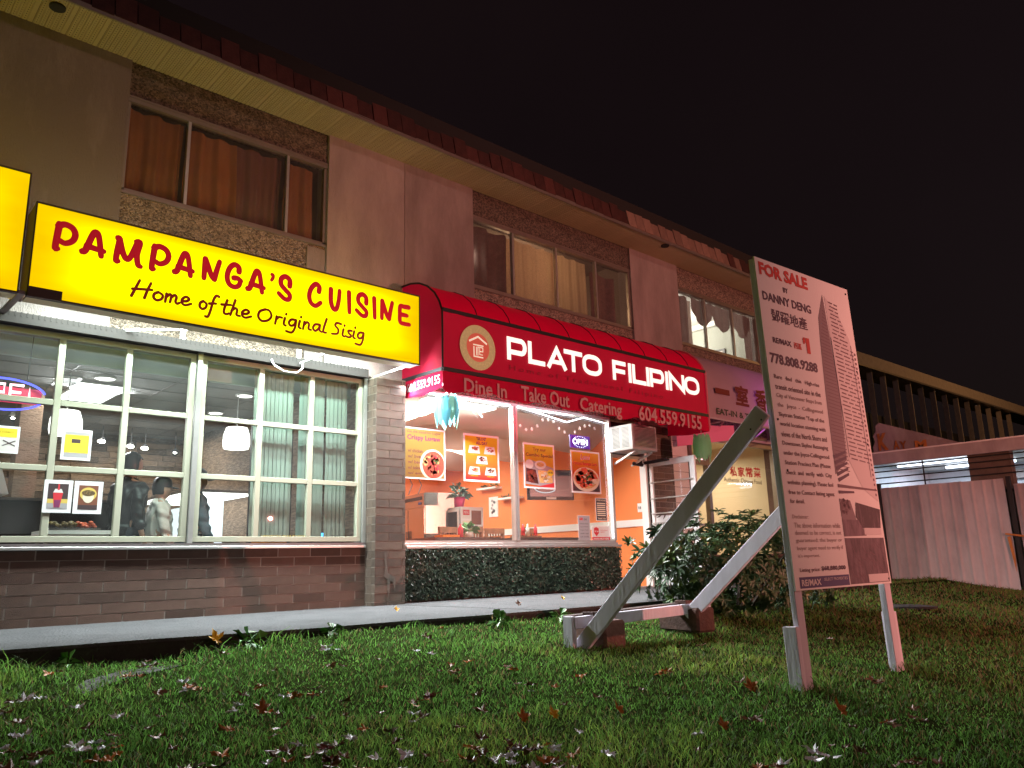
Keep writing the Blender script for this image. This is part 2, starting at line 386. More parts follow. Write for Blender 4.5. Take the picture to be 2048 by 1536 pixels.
# pavement slab with a broken front edge
edge = [(-3, -2.45), (0, -2.42), (1.15, -2.4), (2.04, -2.47), (2.6, -2.6), (3.22, -2.7), (4.11, -2.72), (4.85, -2.8), (5.6, -2.84), (7, -2.86), (9, -2.9), (12.5, -2.9)]
p = MB(); n = len(edge)
top = [(x, y, 0) for x, y in edge] + [(12.5, .3, 0), (-3, .3, 0)]; bot = [(x, y, -.16) for x, y in edge] + [(12.5, .3, -.16), (-3, .3, -.16)]
p.add(top+bot, [tuple(range(n+2))] + [(i, i+n+2, (i+1) % (n+2)+n+2, (i+1) % (n+2)) for i in range(n+2)])
pav = build('pavement', p, 'concrete', kind='structure')
k = MB()
for i in range(n-1):
    (x0, y0), (x1, y1) = edge[i], edge[i+1]
    k.add([(x0, y0-.012, -.2), (x1, y1-.012, -.2), (x1, y1-.012, -.022), (x0, y0-.012, -.022), (x0, y0, -.022), (x1, y1, -.022)], [(0, 1, 2, 3), (3, 2, 5, 4)])
build('kerb_face', k, 'kerb', pav)
jn = MB()
for x in (5.6, 9.2, 12.2): jn.box(x-.006, x+.006, -2.8, -.05, .0005, .0025)
build('joint', jn, 'kerb', pav, kind='stuff')
b = MB(); pts = [(1.12, -3.2), (1.4, -2.98), (1.75, -2.84), (2.1, -2.80), (2.45, -2.78), (2.35, -2.93), (2.0, -3.0), (1.75, -3.12), (1.5, -3.14), (1.3, -3.27)]
c_ = (1.8, -2.99); ring = []
for f_ in (1, .66, .33): ring.append([(c_[0]+(x-c_[0])*f_*.72*(.8+.4*((i_*7) % 5)/4), c_[1]+(y-c_[1])*f_*(.7+.5*((i_*3) % 4)/3)) for i_, (x, y) in enumerate(pts)])
n_ = len(pts); vv = [p_ for r0 in ring for p_ in r0]+[c_]; b.v = [(x, y, gz(x, y)-.003+.004*math.sin(x*31)*math.sin(y*47)) for x, y in vv]
b.f = [(k0*n_+i, k0*n_+(i+1) % n_, (k0+1)*n_+(i+1) % n_, (k0+1)*n_+i)[::-1] for k0 in (0, 1) for i in range(n_)]+[(2*n_+(i+1) % n_, 2*n_+i, 3*n_) for i in range(n_)]
M('bare', (.07, .064, .055), .98, var=.3, vscale=8, bump=.5, bscale=50)
build('bare_soil_patch', b, 'bare', kind='structure')

# ------------------------------------------------------------------ the building shell
B = thing('shop_building', (7, 0, 0), 'two storey row of shops with stucco piers, pebbledash bands and curtained upstairs windows', 'building')
def part(name, mat, boxes, parent=None, label=None, bevel=0, kind=None):
    m = MB()
    for bx in boxes: m.box(*bx)
    return build(name, m, mat, parent or B, bevel=bevel, label=label, kind=kind)
XL, XR = -3.0, 16.0
wins = [(2.25, 4.71), (7.14, 10.85), (12.28, 15.15)]
for i, (a, c) in enumerate([(-3.0, -1.7), (4.71, 5.895), (5.903, 7.14), (10.85, 12.28), (15.15, XR)]):
    part('stucco_pier', 'stucco', [(a, c, 0, .3, 2.83 if i not in (3,) else 2.75, 6.02)])
part('stucco_pier', 'stucco', [(.2, 2.25, 0, .3, 2.83, 6.02)])
part('pebbledash_band', 'pebbledash', [(-1.7, .2, .05, .3, 2.83, 6.02)])
for a, c in wins:
    part('pebbledash_band', 'pebbledash', [(a, c, .05, .3, 5.62, 6.02)])
    part('pebbledash_band', 'pebbledash', [(a, c, .05, .3, 2.83, 4.44)])
    part('window_sill', 'bronze_alu', [(a-.01, c+.01, .02, .1, 4.44, 4.47)])
part('stucco_patch', 'stucco', [(4.45, 4.705, .03, .06, 2.86, 4.40)])
part('floor_slab', 'ceiling_grey', [(XL, XR, .31, 8.5, 3.1, 3.3)])
part('end_wall', 'stucco', [(XR, XR+.2, .0, 8.5, -.1, 6.3)]); part('end_wall', 'stucco', [(XL-.2, XL, .0, 8.5, -.1, 6.3)])
part('rear_wall', 'stucco', [(XL, XR, 8.5, 8.7, -.1, 6.3)])
part('roof', 'dark', [(XL-.2, XR+.2, -.44, 8.7, 6.34, 6.50)])
# soffit of ribbed vented vinyl, one panel after another
def sof(mb):
    W = .302; prof = [(0, 0), (.006, .010), (.012, 0), (.05, 0), (.056, .010), (.062, 0), (.098, 0), (.104, .012), (.11, 0), (.148, 0), (.154, .010), (.16, 0), (.198, 0), (.204, .010), (.21, 0), (.248, 0), (.254, .010), (.26, 0), (.302, 0)]
    n = len(prof); mb.v = [(x, y, z) for y in (-.6, .03) for x, z in prof]; mb.f = [(i, i+1, n+i+1, n+i) for i in range(n-1)]
    for r0 in (0, 2): pass
i = 0; x = XL
sof_o = []
while x < XR:
    sof_o.append(piece('soffit_panel', 'sof', sof, 'soffit_vinyl', B, (x, 0, 6.012))); x += .305
hl = MB()      # rows of vent holes in every panel
for q in range(int((XR-XL)/.305)):
    for s0 in (.03, .08, .13, .18, .23):
        xx = XL+q*.305+s0
        if 0 < xx < 9:
            for t in range(14):
                y = -.56+t*.04; hl.add([(xx-.004, y-.006, 6.0095), (xx+.004, y-.006, 6.0095), (xx+.004, y+.006, 6.0095), (xx-.004, y+.006, 6.0095)], [(0, 3, 2, 1)])
build('vent_hole', hl, 'dark', B, kind='stuff')
part('soffit_trim', 'bronze_alu', [(XL, XR, -.625, -.6, 5.985, 6.04)])
for px, py in ((115, 15), (1330, 492)):
    q = atz(px, py, 6.0); m = MB(); m.lathe((q.x, q.y, 5.992), [(.075, 0), (.075, .02)], 16); build('soffit_vent', m, 'dark', B)
# mansard of upright roof tiles
def tile(mb):
    mb.add([(0, 0, 0), (.212, 0, 0), (.212, .03, 0), (0, .03, 0), (0, .10, .47), (.212, .10, .47), (.212, .13, .47), (0, .13, .47)], [(0, 3, 2, 1), (4, 5, 6, 7), (0, 1, 5, 4), (1, 2, 6, 5), (2, 3, 7, 6), (3, 0, 4, 7)])
rt = random.Random(3); x = XL; part('fascia_board', 'dark', [(XL, XR, -.57, -.49, 6.04, 6.5)])
while x < XR-.1:
    pale = 9.95 < x < 13.0 or 13.3 < x < 13.5
    piece('roof_tile', 'tile', tile, 'roof_tile_pale' if pale else 'roof_tile', B, (x, -.63+rt.uniform(-.006, .006), 6.03+rt.uniform(-.008, .008)), (rt.uniform(-.012, .012), 0, rt.uniform(-.01, .01)), 'newer paler clay tile' if pale else None)
    x += .222
# ---- upstairs windows
def upstairs(a, c, divs, glassmat, mat='bronze_alu'):
    fr = MB(); z0, z1 = 4.475, 5.61
    fr.box(a, c, .03, .10, z1-.075, z1).box(a, c, .04, .10, z0, z0+.03).box(a, a+.035, .04, .10, z0, z1-.08).box(c-.045, c, .04, .10, z0, z1-.08)
    fr.box(a, c, .018, .028, z1-.03, z1-.012)
    f = build('window_frame', fr, mat, B)
    for d in divs: m = MB(); m.box(d-.017, d+.017, .035, .095, z0+.03, z1-.076); build('mullion', m, 'alu', f)
    ed = [a+.035]+list(divs)+[c-.045]
    for i in range(len(ed)-1): m = MB(); m.box(ed[i]+.017, ed[i+1]-.017, .070, .076, z0+.03, z1-.076); build('pane', m, glassmat, f)
    return f
upstairs(2.25, 4.71, [2.93, 4.16], GLD); upstairs(7.14, 10.85, [7.98, 8.95, 9.93], GLD); upstairs(12.28, 15.15, [13.2, 14.2], GLD)
upstairs(-1.7, .2, [-.8], GLD)
# rooms behind
def room(x0, x1, y0, y1, z0, z1, mat, fl='floor_tile', ce=None, name='room_wall'):
    t = .05
    part(name, mat, [(x0-t, x0, y0, y1, z0, z1)]); part(name, mat, [(x1, x1+t, y0, y1, z0, z1)]); part(name, mat, [(x0-t, x1+t, y1, y1+t, z0, z1)])
    part('room_floor', fl, [(x0-t, x1+t, y0, y1+t, z0-t, z0)]); part('room_ceiling', ce or mat, [(x0-t, x1+t, y0, y1+t, z1, z1+t)])
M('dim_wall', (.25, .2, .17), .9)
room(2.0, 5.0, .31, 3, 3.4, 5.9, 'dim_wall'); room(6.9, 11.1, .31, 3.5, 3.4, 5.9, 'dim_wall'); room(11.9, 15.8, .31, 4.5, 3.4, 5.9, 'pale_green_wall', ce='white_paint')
part('ceiling_cornice', 'white_paint', [(11.95, 15.75, 4.38, 4.5, 5.78, 5.9)]); part('ceiling_cornice', 'white_paint', [(15.68, 15.8, .32, 4.5, 5.78, 5.9)])

# ---- brick walls: bricks as sub-parts of the brick wall
def brick_run(name_parent, x0, x1, yf, z0, rows, L=.40, H=.1016, mat='brick', depth=.09, side=None, side_mat=None, off0=0):
    wall = name_parent; rr = random.Random(int(x0*100)+rows)
    for r in range(rows):
        z = z0+r*H; off = (0 if r % 2 else L/2)+off0
        x = x0-(off % L)
        while x < x1-.02:
            a, c = max(x, x0), min(x+L, x1)
            if c-a > .03:
                dx = (c-a)-.008
                def f(mb, dx=dx): mb.box(.003, dx, 0, depth-.02, .004, H-.005)
                piece('brick', ('b', round(dx, 2), depth), lambda mb, dx=round(dx, 2): mb.box(.004, dx, 0, depth-.02, .004, H-.005), mat, wall, (a, yf+rr.uniform(-.0015, .0015), z), label=None)
            x += L
# wall under Pampanga window
m = MB(); m.box(XL, 5.34, .0045, .28, -.1, .70); wl = build('brick_wall', m, 'mortar', B)
brick_run(wl, -1.2, 5.335, 0.0, -.02, 6); brick_run(wl, -1.2, 5.335, .0, -.02+6*.1016, 1)
# pillar between the shops
m = MB(); m.box(5.3455, 5.7845, -.1955, .28, -.1, 2.80); wl = build('brick_pillar', m, 'mortar', B)
brick_run(wl, 5.34, 5.79, -.2, -.06, 28, mat='brick_grey'); m = MB(); m.box(5.79, 5.90, .05, .28, -.1, 2.8); build('pier_return', m, 'white_paint', B)
for r in range(28):
    z = -.06+r*.1016
    for (a, c) in (((-.13, .045),) if r % 2 else ((-.13, -.03), (-.022, .045))):
        piece('brick', ('s', a, c), lambda mb, a=a, c=c: mb.box(0, .014, a+.003, c-.003, .004, .0966), 'brick_grey', wl, (5.341, 0, z))
    piece('brick', ('s2',), lambda mb: mb.box(0, .014, -.18, .045, .004, .0966), 'brick_grey', wl, (5.776, 0, z))
M('lime_stain', (.24, .21, .17), .95, var=.5, vscale=20)
st = MB(); P = FRONT(-.2035)
poly(st, P, [(5.47, .62), (5.49, .45), (5.47, .34), (5.52, .30), (5.52, .18), (5.54, .08), (5.56, .19), (5.555, .29), (5.60, .27), (5.63, .16), (5.645, .28), (5.62, .33), (5.53, .38), (5.515, .47), (5.50, .62)], 0, .0015)
build('lime_stain', st, 'lime_stain', wl); 
# right-hand pier beside the doorway
m = MB(); m.box(10.995, 11.72, .005, .3, -.1, 2.74); wl = build('brick_pier', m, 'mortar', B)
brick_run(wl, 10.95, 11.725, 0, 0, 27, mat='brick_grey', off0=.1)
M('brick_tan', (.36, .25, .14), .8, var=.25)

# ---- Pampanga storefront
M('ledge_dark', (.055, .048, .046), .8, spec=.1); part('window_ledge', 'ledge_dark', [(XL, 5.30, -.055, .06, 2.80, 2.835), (XL, 5.30, -.08, -.05, 2.795, 2.90)])
rb = MB(); x = XL
while x < 5.28: rb.box(x, x+.012, -.084, -.05, 2.86, 2.905); x += .05
build('ledge_rib', rb, 'ledge_dark', B, kind='stuff')
part('window_sill', 'alu', [(XL, 5.32, -.045, .06, .685, .715)], bevel=.004); part('window_sill', 'flashing', [(XL, 5.32, -.03, .1, .715, .745)])
def store_window(x0, x1, z0, z1, cols, rows, y=.05):
    fr = MB(); w = .058
    fr.box(x0, x1, y-.02, y+.05, z0, z0+w).box(x0, x1, y-.02, y+.05, z1-w, z1).box(x0, x0+w, y-.02, y+.05, z0+w, z1-w).box(x1-w, x1, y-.02, y+.05, z0+w, z1-w)
    f = build('window_frame', fr, 'frame_cream', B, bevel=.003)
    cw = (x1-x0-2*w)/cols; rh = (z1-z0-2*w)/rows
    for i in range(1, cols): c = x0+w+cw*i; m = MB(); m.box(c-.031, c+.031, y-.014, y+.04, z0+w, z1-w); build('glazing_bar', m, 'frame_cream', f, bevel=.004)
    for j in range(1, rows):
        c = z0+w+rh*j
        for i in range(cols): a = x0+w+cw*i+(.031 if i else 0); e = x0+w+cw*(i+1)-(.031 if i < cols-1 else 0); m = MB(); m.box(a, e, y-.012, y+.038, c-.028, c+.028); build('glazing_bar', m, 'frame_cream', f, bevel=.004)
    for i in range(cols):
        for j in range(rows):
            m = MB(); m.box(x0+w+cw*i+.02, x0+w+cw*(i+1)-.02, y+.012, y+.017, z0+w+rh*j+.02, z0+w+rh*(j+1)-.02); build('pane', m, GL, f)
store_window(3.235, 5.285, .76, 2.79, 3, 3); store_window(1.17, 3.17, .76, 2.79, 3, 3); store_window(-.9, 1.10, .76, 2.79, 3, 3)
for x in (3.175, 1.105): part('mullion', 'alu', [(x+.003, x+.055, .0, .09, .745, 2.80)])
part('mullion', 'alu', [(5.29, 5.335, .0, .1, .745, 2.80)])
part('stone_wall', 'brick', [(XL, -.92, .0, .3, .71, 2.82)])
# dining room
part('room_wall', 'ledger_stone', [(5.42, 5.5, .3, 7, 0, 3.05)]); part('room_wall', 'cream_wall', [(-2.95, -2.9, .3, 7, 0, 3.05)])
part('room_floor', 'floor_tile', [(-2.9, 5.42, .29, 7, -.1, -.02)])
cl = part('room_ceiling', 'ceiling_grey', [(-2.9, 5.42, .12, 7, 2.86, 2.92)])
M('pale_green', (.55, .66, .60), .7); part('reflection_strip', 'pale_green', [(-2.9, 5.33, .40, .46, 2.60, 2.855), (-2.9, 5.33, .26, .40, 2.80, 3.1)])  # added strip imitating the reflection along the top of the panes
gr = MB()
for y in np.arange(.6, 6.9, .61): gr.box(-2.9, 5.42, y-.012, y+.012, 2.853, 2.858)
for x in np.arange(-2.5, 5.4, 1.22): gr.box(x-.012, x+.012, .13, 6.9, 2.853, 2.857)
build('ceiling_grid', gr, 'flashing', cl, kind='stuff')
m = MB(); m.box(-2.9, 5.42, 6.52, 6.7, 0, 2.85); lw = build('ledger_stone_wall', m, 'mortar', B)
rr = random.Random(5); cnt = 0
for r in range(24):
    z = .35+r*.105; x = 1.3-rr.random()*.4
    while x < 5.4 and cnt < 290:
        l = rr.uniform(.25, .7)
        piece('stone', ('st', round(l, 1)), lambda mb, l=round(l, 1): mb.box(.004, l, -.05, .02, .004, .098), 'ledger_stone', lw, (x, 6.52+rr.uniform(-.03, .01), z)); x += round(l, 1)+.004; cnt += 1

# ---- Plato storefront
part('window_sill', 'alu', [(5.905, 10.10, -.06, .08, .665, .70), (5.905, 10.06, -.02, .1, .70, .735)], bevel=.003)
part('low_wall', 'old_wood', [(5.905, 10.04, .0, .28, -.1, .66)])
fr = MB(); fr.box(5.905, 10.06, .02, .09, .735, .77).box(5.905, 10.06, .02, .09, 2.735, 2.78).box(5.905, 5.93, .02, .09, .77, 2.735).box(10.01, 10.06, .0, .1, .77, 2.735)
f = build('window_frame', fr, 'alu', B)
m = MB(); m.box(7.845, 7.88, .0, .09, .77, 2.735).box(7.885, 7.915, -.012, .09, .77, 2.735); build('mullion', m, 'alu', f)
for a, c in ((5.93, 7.845), (7.915, 10.01)): m = MB(); m.box(a, c, .055, .061, .77, 2.735); build('pane', m, GL, f)
part('lintel', 'pebbledash', [(5.905, 10.9, .03, .3, 2.785, 2.83), (5.905, 10.9, .03, .28, 2.78, 2.785)])
# doorway with transom
part('door_jamb', 'white_paint', [(10.90, 10.955, -.01, .12, 0, 2.74)]); part('transom_bar', 'alu', [(10.06, 10.90, .0, .09, 2.12, 2.17)])
part('transom_panel', 'dark', [(10.06, 10.90, .09, .11, 2.17, 2.74)])
part('door_threshold', 'alu', [(10.06, 10.90, 0, .12, .0, .02)])
# restaurant room
rw = part('orange_side_wall', 'orange_wall', [(10.99, 11.05, .3, 6, 0, 2.9)]); part('orange_side_wall', 'orange_wall', [(10.956, 10.99, .13, .3, 0, 2.74)])
part('chair_rail', 'white_paint', [(10.965, 10.989, .3, 5.9, 1.01, 1.13)]); part('chair_rail', 'white_paint', [(10.94, 10.955, .125, .3, 1.01, 1.13)])
part('skirting', 'old_wood', [(10.965, 10.989, .3, 5.9, 0, .16)])
part('room_wall', 'orange_wall', [(5.55, 11, 6, 6.05, 0, 2.9)]); part('room_wall', 'orange_wall', [(5.5, 5.55, .3, 6, 0, 2.9)])
part('room_floor', 'floor_tile', [(5.55, 11, .29, 6.05, -.1, -.01)]); part('room_ceiling', 'white_paint', [(5.55, 11, .12, 6.05, 2.9, 2.95)])
# ---- neighbour shop (Chinese food)
part('white_wall_panel', 'white_paint', [(11.74, 12.22, .03, .1, 0, 2.72)]); gp = MB()
for z in np.arange(.3, 2.6, .28): gp.box(11.745, 12.215, .027, .0295, z, z+.008)
build('panel_groove', gp, 'flashing', B, kind='stuff')
part('shop_door_frame', 'bronze_alu', [(12.24, 12.32, .0, .1, 0, 2.72), (12.78, 12.87, .0, .1, 0, 2.72), (12.32, 12.78, .0, .1, 2.15, 2.23), (12.32, 12.78, .0, .1, .0, .2), (12.87, 15.3, .0, .1, 2.62, 2.72), (12.87, 15.3, .0, .1, .45, .5), (15.25, 15.35, 0, .1, .5, 2.62)])
part('push_bar', 'alu', [(12.33, 12.77, -.05, -.02, 1.02, 1.06)])
part('pane', GL, [(12.32, 12.78, .05, .055, .2, 2.15)]); part('pane', GL, [(12.32, 12.78, .05, .055, 2.23, 2.72)]); part('pane', GL, [(12.87, 15.25, .05, .055, .5, 2.62)])
part('low_wall', 'brick_grey', [(12.87, 15.35, .0, .28, -.1, .45)]); part('low_wall', 'brick', [(15.35, XR, 0, .28, -.1, 2.83)])
room(12.2, 15.6, .31, 4, 0, 2.85, 'cream_wall', ce='cream_wall')
part('lintel', 'flashing', [(11.74, 15.35, .04, .28, 2.725, 2.829)])

# ------------------------------------------------------------------ signs
YF = -.9
YELI, YELE = (1, .90, .0), (.58, .36, .0)
noiseless_emitter('yellow_face', YELI, YELE, 1.7, 1.33, 5.5, 2.82, 3.70); noiseless_emitter('yellow_face_b', YELI, YELE, 1.7, -2.4, 1.27, 2.83, 3.95)
M('dark_trim', (.05, .02, .012), .6); glowmat('soffit_fill_glow', (1, .68, .0), 3.5)
M('sign_red', (.50, .004, .010), .5, emis=.28, ecol=(1, .0, .02)); M('sign_maroon', (.25, .01, .01), .5, emis=.12, ecol=(1, .03, .0))
glowmat('end_yellow', (1, .72, .03), .5)
def lightbox(x0, x1, z0, z1, face, label):
    t = thing('illuminated_sign', ((x0+x1)/2, -.8, z0), label, 'shop sign')
    m = MB(); m.box(x0+.01, x1-.01, YF, YF+.006, z0+.012, z1-.012); build('face', m, face, t)
    m = MB(); m.box(x0, x1, YF-.012, YF+.03, z1-.012, z1+.002).box(x0, x1, YF-.012, YF+.03, z0-.004, z0+.012).box(x0, x0+.012, YF-.012, YF+.03, z0+.012, z1-.012).box(x1-.012, x1, YF-.012, YF+.03, z0+.012, z1-.012)
    build('rim', m, 'dark_trim', t)
    m = MB(); m.box(x0+.02, x1-.02, YF+.03, -.62, z1-.02, z1-.008); build('top_panel', m, 'soffit_fill_glow', t)  # unseen glowing top, added to light the soffit and wall yellow
    m = MB(); m.box(x0+.02, x1-.02, -.60, -.585, z0+.14, z1-.02); build('back_panel', m, 'white_metal', t)
    m = MB(); m.box(x0+.01, x1-.01, YF+.032, -.70, z0+.0, z0+.022); build('bottom_rail', m, 'cream_wall', t)
    for xe, me_ in ((x0, 'dark_trim'), (x1-.02, 'end_yellow')): m = MB(); m.box(xe, xe+.02, YF+.03, -.585, z0+.03, z1-.02); build('end_panel', m, me_, t)
    return t
sg = lightbox(1.33, 5.5, 2.82, 3.70, 'yellow_face', "long yellow light box sign with red lettering Pampanga's Cuisine above the left shop")
sg2 = lightbox(-2.4, 1.27, 2.83, 3.95, 'yellow_face_b', 'taller blank yellow light box cut off at the left edge of the photo')
tp = thing('sign_wall_bracket', (5.2, -.3, 2.8), 'thin white metal frame under the right end of the long yellow sign', 'bracket')
m = MB()
m.bar((5.42, -.02, 2.83), (5.42, -.88, 2.83), .02, .02); build('rail', m, 'white_metal', tp)
m = MB(); m.bar((4.35, -.02, 2.84), (4.35, -.86, 2.84), .022, .022).bar((4.35, -.03, 2.83), (4.35, -.03, 3.4), .05, .03); build('rail', m, 'white_metal', tp)
m = MB(); m.bar((2.35, -.02, 2.90), (3.0, -.86, 2.83), .022, .022).bar((2.98, -.03, 2.83), (2.98, -.03, 3.4), .05, .03); build('rail', m, 'white_metal', tp)
m = MB(); m.bar((1.30, -.04, 2.88), (1.30, -.88, 2.85), .05, .03); build('rail', m, 'flashing', tp)
m = MB(); m.box(1.335, 1.60, YF-.03, YF-.013, 2.815, 2.905); o = build('junction_box', m, 'dark_trim', sg)
glowmat('tube_white', (.85, 1, .97), 9); glowmat('tube_led', (.80, .88, 1), 7)
for i, (a, c) in enumerate([(1.5, 3.2), (3.5, 5.2)]):
    m = MB(); m.cyl((a, -.42, 3.26), (c, -.42, 3.26), .016); o = build('fluorescent_tube', m, 'tube_white')
    tag(o, ['white fluorescent tube behind the left half of the yellow sign', 'white fluorescent tube behind the right half of the yellow sign'][i], 'tube light', 'tubes behind the yellow sign')
m = MB(); cb = [(3.98, -.09, 2.83), (4.0, -.12, 2.76), (4.12, -.13, 2.70), (4.28, -.13, 2.70), (4.36, -.12, 2.77), (4.37, -.09, 2.86)]; m.tube(cb, .012, 6); o = build('cable', m, 'white_metal', smooth=True)
tag(o, 'white cable looping down over the window head below the yellow sign', 'cable')
P = FRONT(YF-.008)
GLY = {
 'P': [[(.16, .96), (.10, .5), (.06, .03), (.14, 0)], [(.12, .88), (.42, .99), (.8, .91), (.97, .68), (.86, .42), (.52, .27), (.24, .33)]],
 'A': [[(.02, .02), (.16, .12), (.38, .72), (.52, .97), (.68, .9), (.80, .5), (.90, .0)], [(.2, .30), (.55, .26), (.98, .22)]],
 'M': [[(.06, .95), (.12, .9), (.06, .4), (.04, .04), (.1, .02)], [(.12, .9), (.26, .45), (.42, .18), (.58, .3), (.78, .9)], [(.78, .96), (.90, .95), (.82, .45), (.88, .06), (.96, .0)]],
 'N': [[(.08, .97), (.06, .5), (.05, .03)], [(.08, .96), (.28, .62), (.5, .2), (.68, .06)], [(.68, .06), (.80, .5), (.95, .97)]],
 'G': [[(.86, .72), (.82, .93), (.5, 1), (.18, .78), (.05, .4), (.2, .1), (.55, 0), (.88, .10), (1.0, .34)], [(.52, .40), (.78, .42), (1.0, .34)]],
 "'": [[(.25, .95), (.75, .85), (.72, .45), (.15, .05)]],
 'S': [[(.90, .62), (.88, .88), (.55, 1), (.2, .88), (.18, .62), (.55, .42), (.92, .24), (.86, .04), (.5, .02), (.04, .2)]],
 'C': [[(.82, .68), (.84, .9), (.56, 1), (.2, .76), (.05, .4), (.2, .1), (.58, 0), (.96, .18)]],
 'U': [[(.08, .98), (.10, .4), (.34, .06), (.66, .08), (.86, .5), (.93, .98)]],
 'I': [[(.5, .98), (.5, .02)]],
 'E': [[(.92, .98), (.5, .96), (.14, .93), (.10, .5), (.14, .08), (.5, .02), (.96, .03)], [(.12, .50), (.74, .50)]]}
LB = [('P', 101.7, 159, 437.5, 503.4), ('A', 157, 215, 457.5, 520.6), ('M', 223, 290, 466.7, 540.6), ('P', 295, 344, 483, 543.5), ('A', 342, 391, 500.5, 559), ('N', 400, 445, 510, 568.5),
      ('G', 446, 486.5, 523.6, 581), ('A', 488.7, 532.5, 536, 591.6), ("'", 538, 550, 545, 565), ('S', 551, 586, 548, 605.6), ('C', 611, 646, 563, 618), ('U', 653.8, 684, 572, 626),
      ('I', 692, 701, 580, 630), ('S', 707, 738, 584, 638), ('I', 743.7, 750.4, 592, 640.4), ('N', 757, 788.6, 595.5, 646), ('E', 792, 822, 605.6, 655)]
for ch, xa, xb, ya, yb in LB:
    hw = (xb-xa)/2; xm = (xa+xb)/2; ym = (ya+yb)/2
    ft, fb = {'P': (.1, .1), 'A': (.55, .9), 'M': (.1, .9), 'N': (.1, .7), 'G': (.45, .6), "'": (.3, .3), 'S': (.5, .6), 'C': (.5, .6), 'U': (.1, .5), 'I': (.3, .7), 'E': (.2, .7)}[ch]
    zt = aty(xa+ft*2*hw, ya, YF).z; zb = aty(xa+fb*2*hw, yb, YF).z; u0 = aty(xa, ym, YF).x; u1 = aty(xb, ym, YF).x
    wd = .031 if ch != "'" else .022; m = MB()
    for st in GLY[ch]:
        if ch == 'I': pts = [((u0+u1)/2, zt-wd), ((u0+u1)/2+.01, zb+wd)]
        else: pts = [(u0+wd+(u1-u0-2*wd)*a, zb+wd+(zt-zb-2*wd)*b) for a, b in st]
        brush(m, P, pts, wd)
    build('letter', m, 'sign_red', sg)
SCR = {'H': (.85, [[(.0, 0), (.14, .5), (.28, 1)], [(.52, 0), (.62, .5), (.74, .95)], [(.02, .42), (.4, .5), (.80, .56)]]), 'o': (.5, [[(.22, .5), (.06, .36), (.04, .12), (.18, .0), (.36, .12), (.40, .36), (.22, .5)]]),
 'm': (.66, [[(.06, .5), (.02, 0)], [(.05, .3), (.2, .5), (.26, .38), (.22, .02)], [(.25, .3), (.4, .5), (.48, .38), (.45, .12), (.52, .0), (.62, .08)]]),
 'e': (.48, [[(.06, .22), (.26, .26), (.36, .42), (.22, .52), (.06, .32), (.08, .08), (.22, 0), (.46, .14)]]),
 'f': (.42, [[(.58, .98), (.42, 1), (.28, .7), (.14, 0), (.02, -.4), (-.12, -.42)], [(.05, .42), (.25, .48), (.42, .50)]]),
 't': (.36, [[(.22, .9), (.12, .4), (.10, .08), (.2, 0), (.32, .08)], [(-.02, .56), (.38, .64)]]),
 'h': (.46, [[(.2, 1), (.02, 0)], [(.06, .28), (.2, .48), (.3, .4), (.28, .08), (.42, .04)]]),
 'O': (.78, [[(.34, .82), (.1, .62), (.04, .26), (.2, .02), (.48, .14), (.62, .46), (.52, .78), (.34, .82)]]),
 'r': (.36, [[(.08, .5), (.02, 0)], [(.06, .3), (.18, .48), (.32, .48)]]), 'i': (.24, [[(.1, .5), (.05, .1), (.14, 0)], [(.15, .76), (.16, .80)]]),
 'g': (.46, [[(.38, .5), (.16, .48), (.05, .24), (.14, .06), (.3, .18), (.38, .5), (.34, .0), (.2, -.38), (-.06, -.36)]]), 'n': (.46, [[(.08, .5), (.02, 0)], [(.06, .28), (.2, .5), (.3, .4), (.28, .08), (.40, .03)]]),
 'a': (.48, [[(.36, .5), (.14, .46), (.04, .2), (.14, .02), (.30, .2), (.38, .5), (.36, .12), (.46, .03)]]), 'l': (.24, [[(.22, 1), (.08, .3), (.08, .04), (.2, .03)]]),
 'S': (.5, [[(.46, .84), (.24, .86), (.16, .66), (.32, .42), (.28, .12), (.0, .04)]]), 's': (.34, [[(.3, .5), (.12, .46), (.16, .28), (.28, .14), (.16, 0), (-.02, .05)]])}
for wd, xa, xb, yb_a, yb_b in (('Home', 262, 382, 592, 613), ('of', 397, 437, 617, 625), ('the', 442, 502, 627, 638), ('Original', 513.5, 652.5, 641, 667), ('Sisig', 663, 729, 669, 681)):
    A_, B_ = aty(xa, yb_a, YF), aty(xb, yb_b, YF); adv = sum(SCR[c][0] for c in wd); s = (B_.x-A_.x)/adv; h = .165; x = A_.x
    if wd == 'of': s *= .82
    m = MB()
    for c in wd:
        for st in SCR[c][1]:
            brush(m, P, [(x+a*s, A_.z+(B_.z-A_.z)*((x+a*s-A_.x)/(B_.x-A_.x))+b*h) for a, b in st], .0150, n=6, d=.003)
        x += SCR[c][0]*s
    build('lettering', m, 'sign_maroon', sg, kind='stuff')

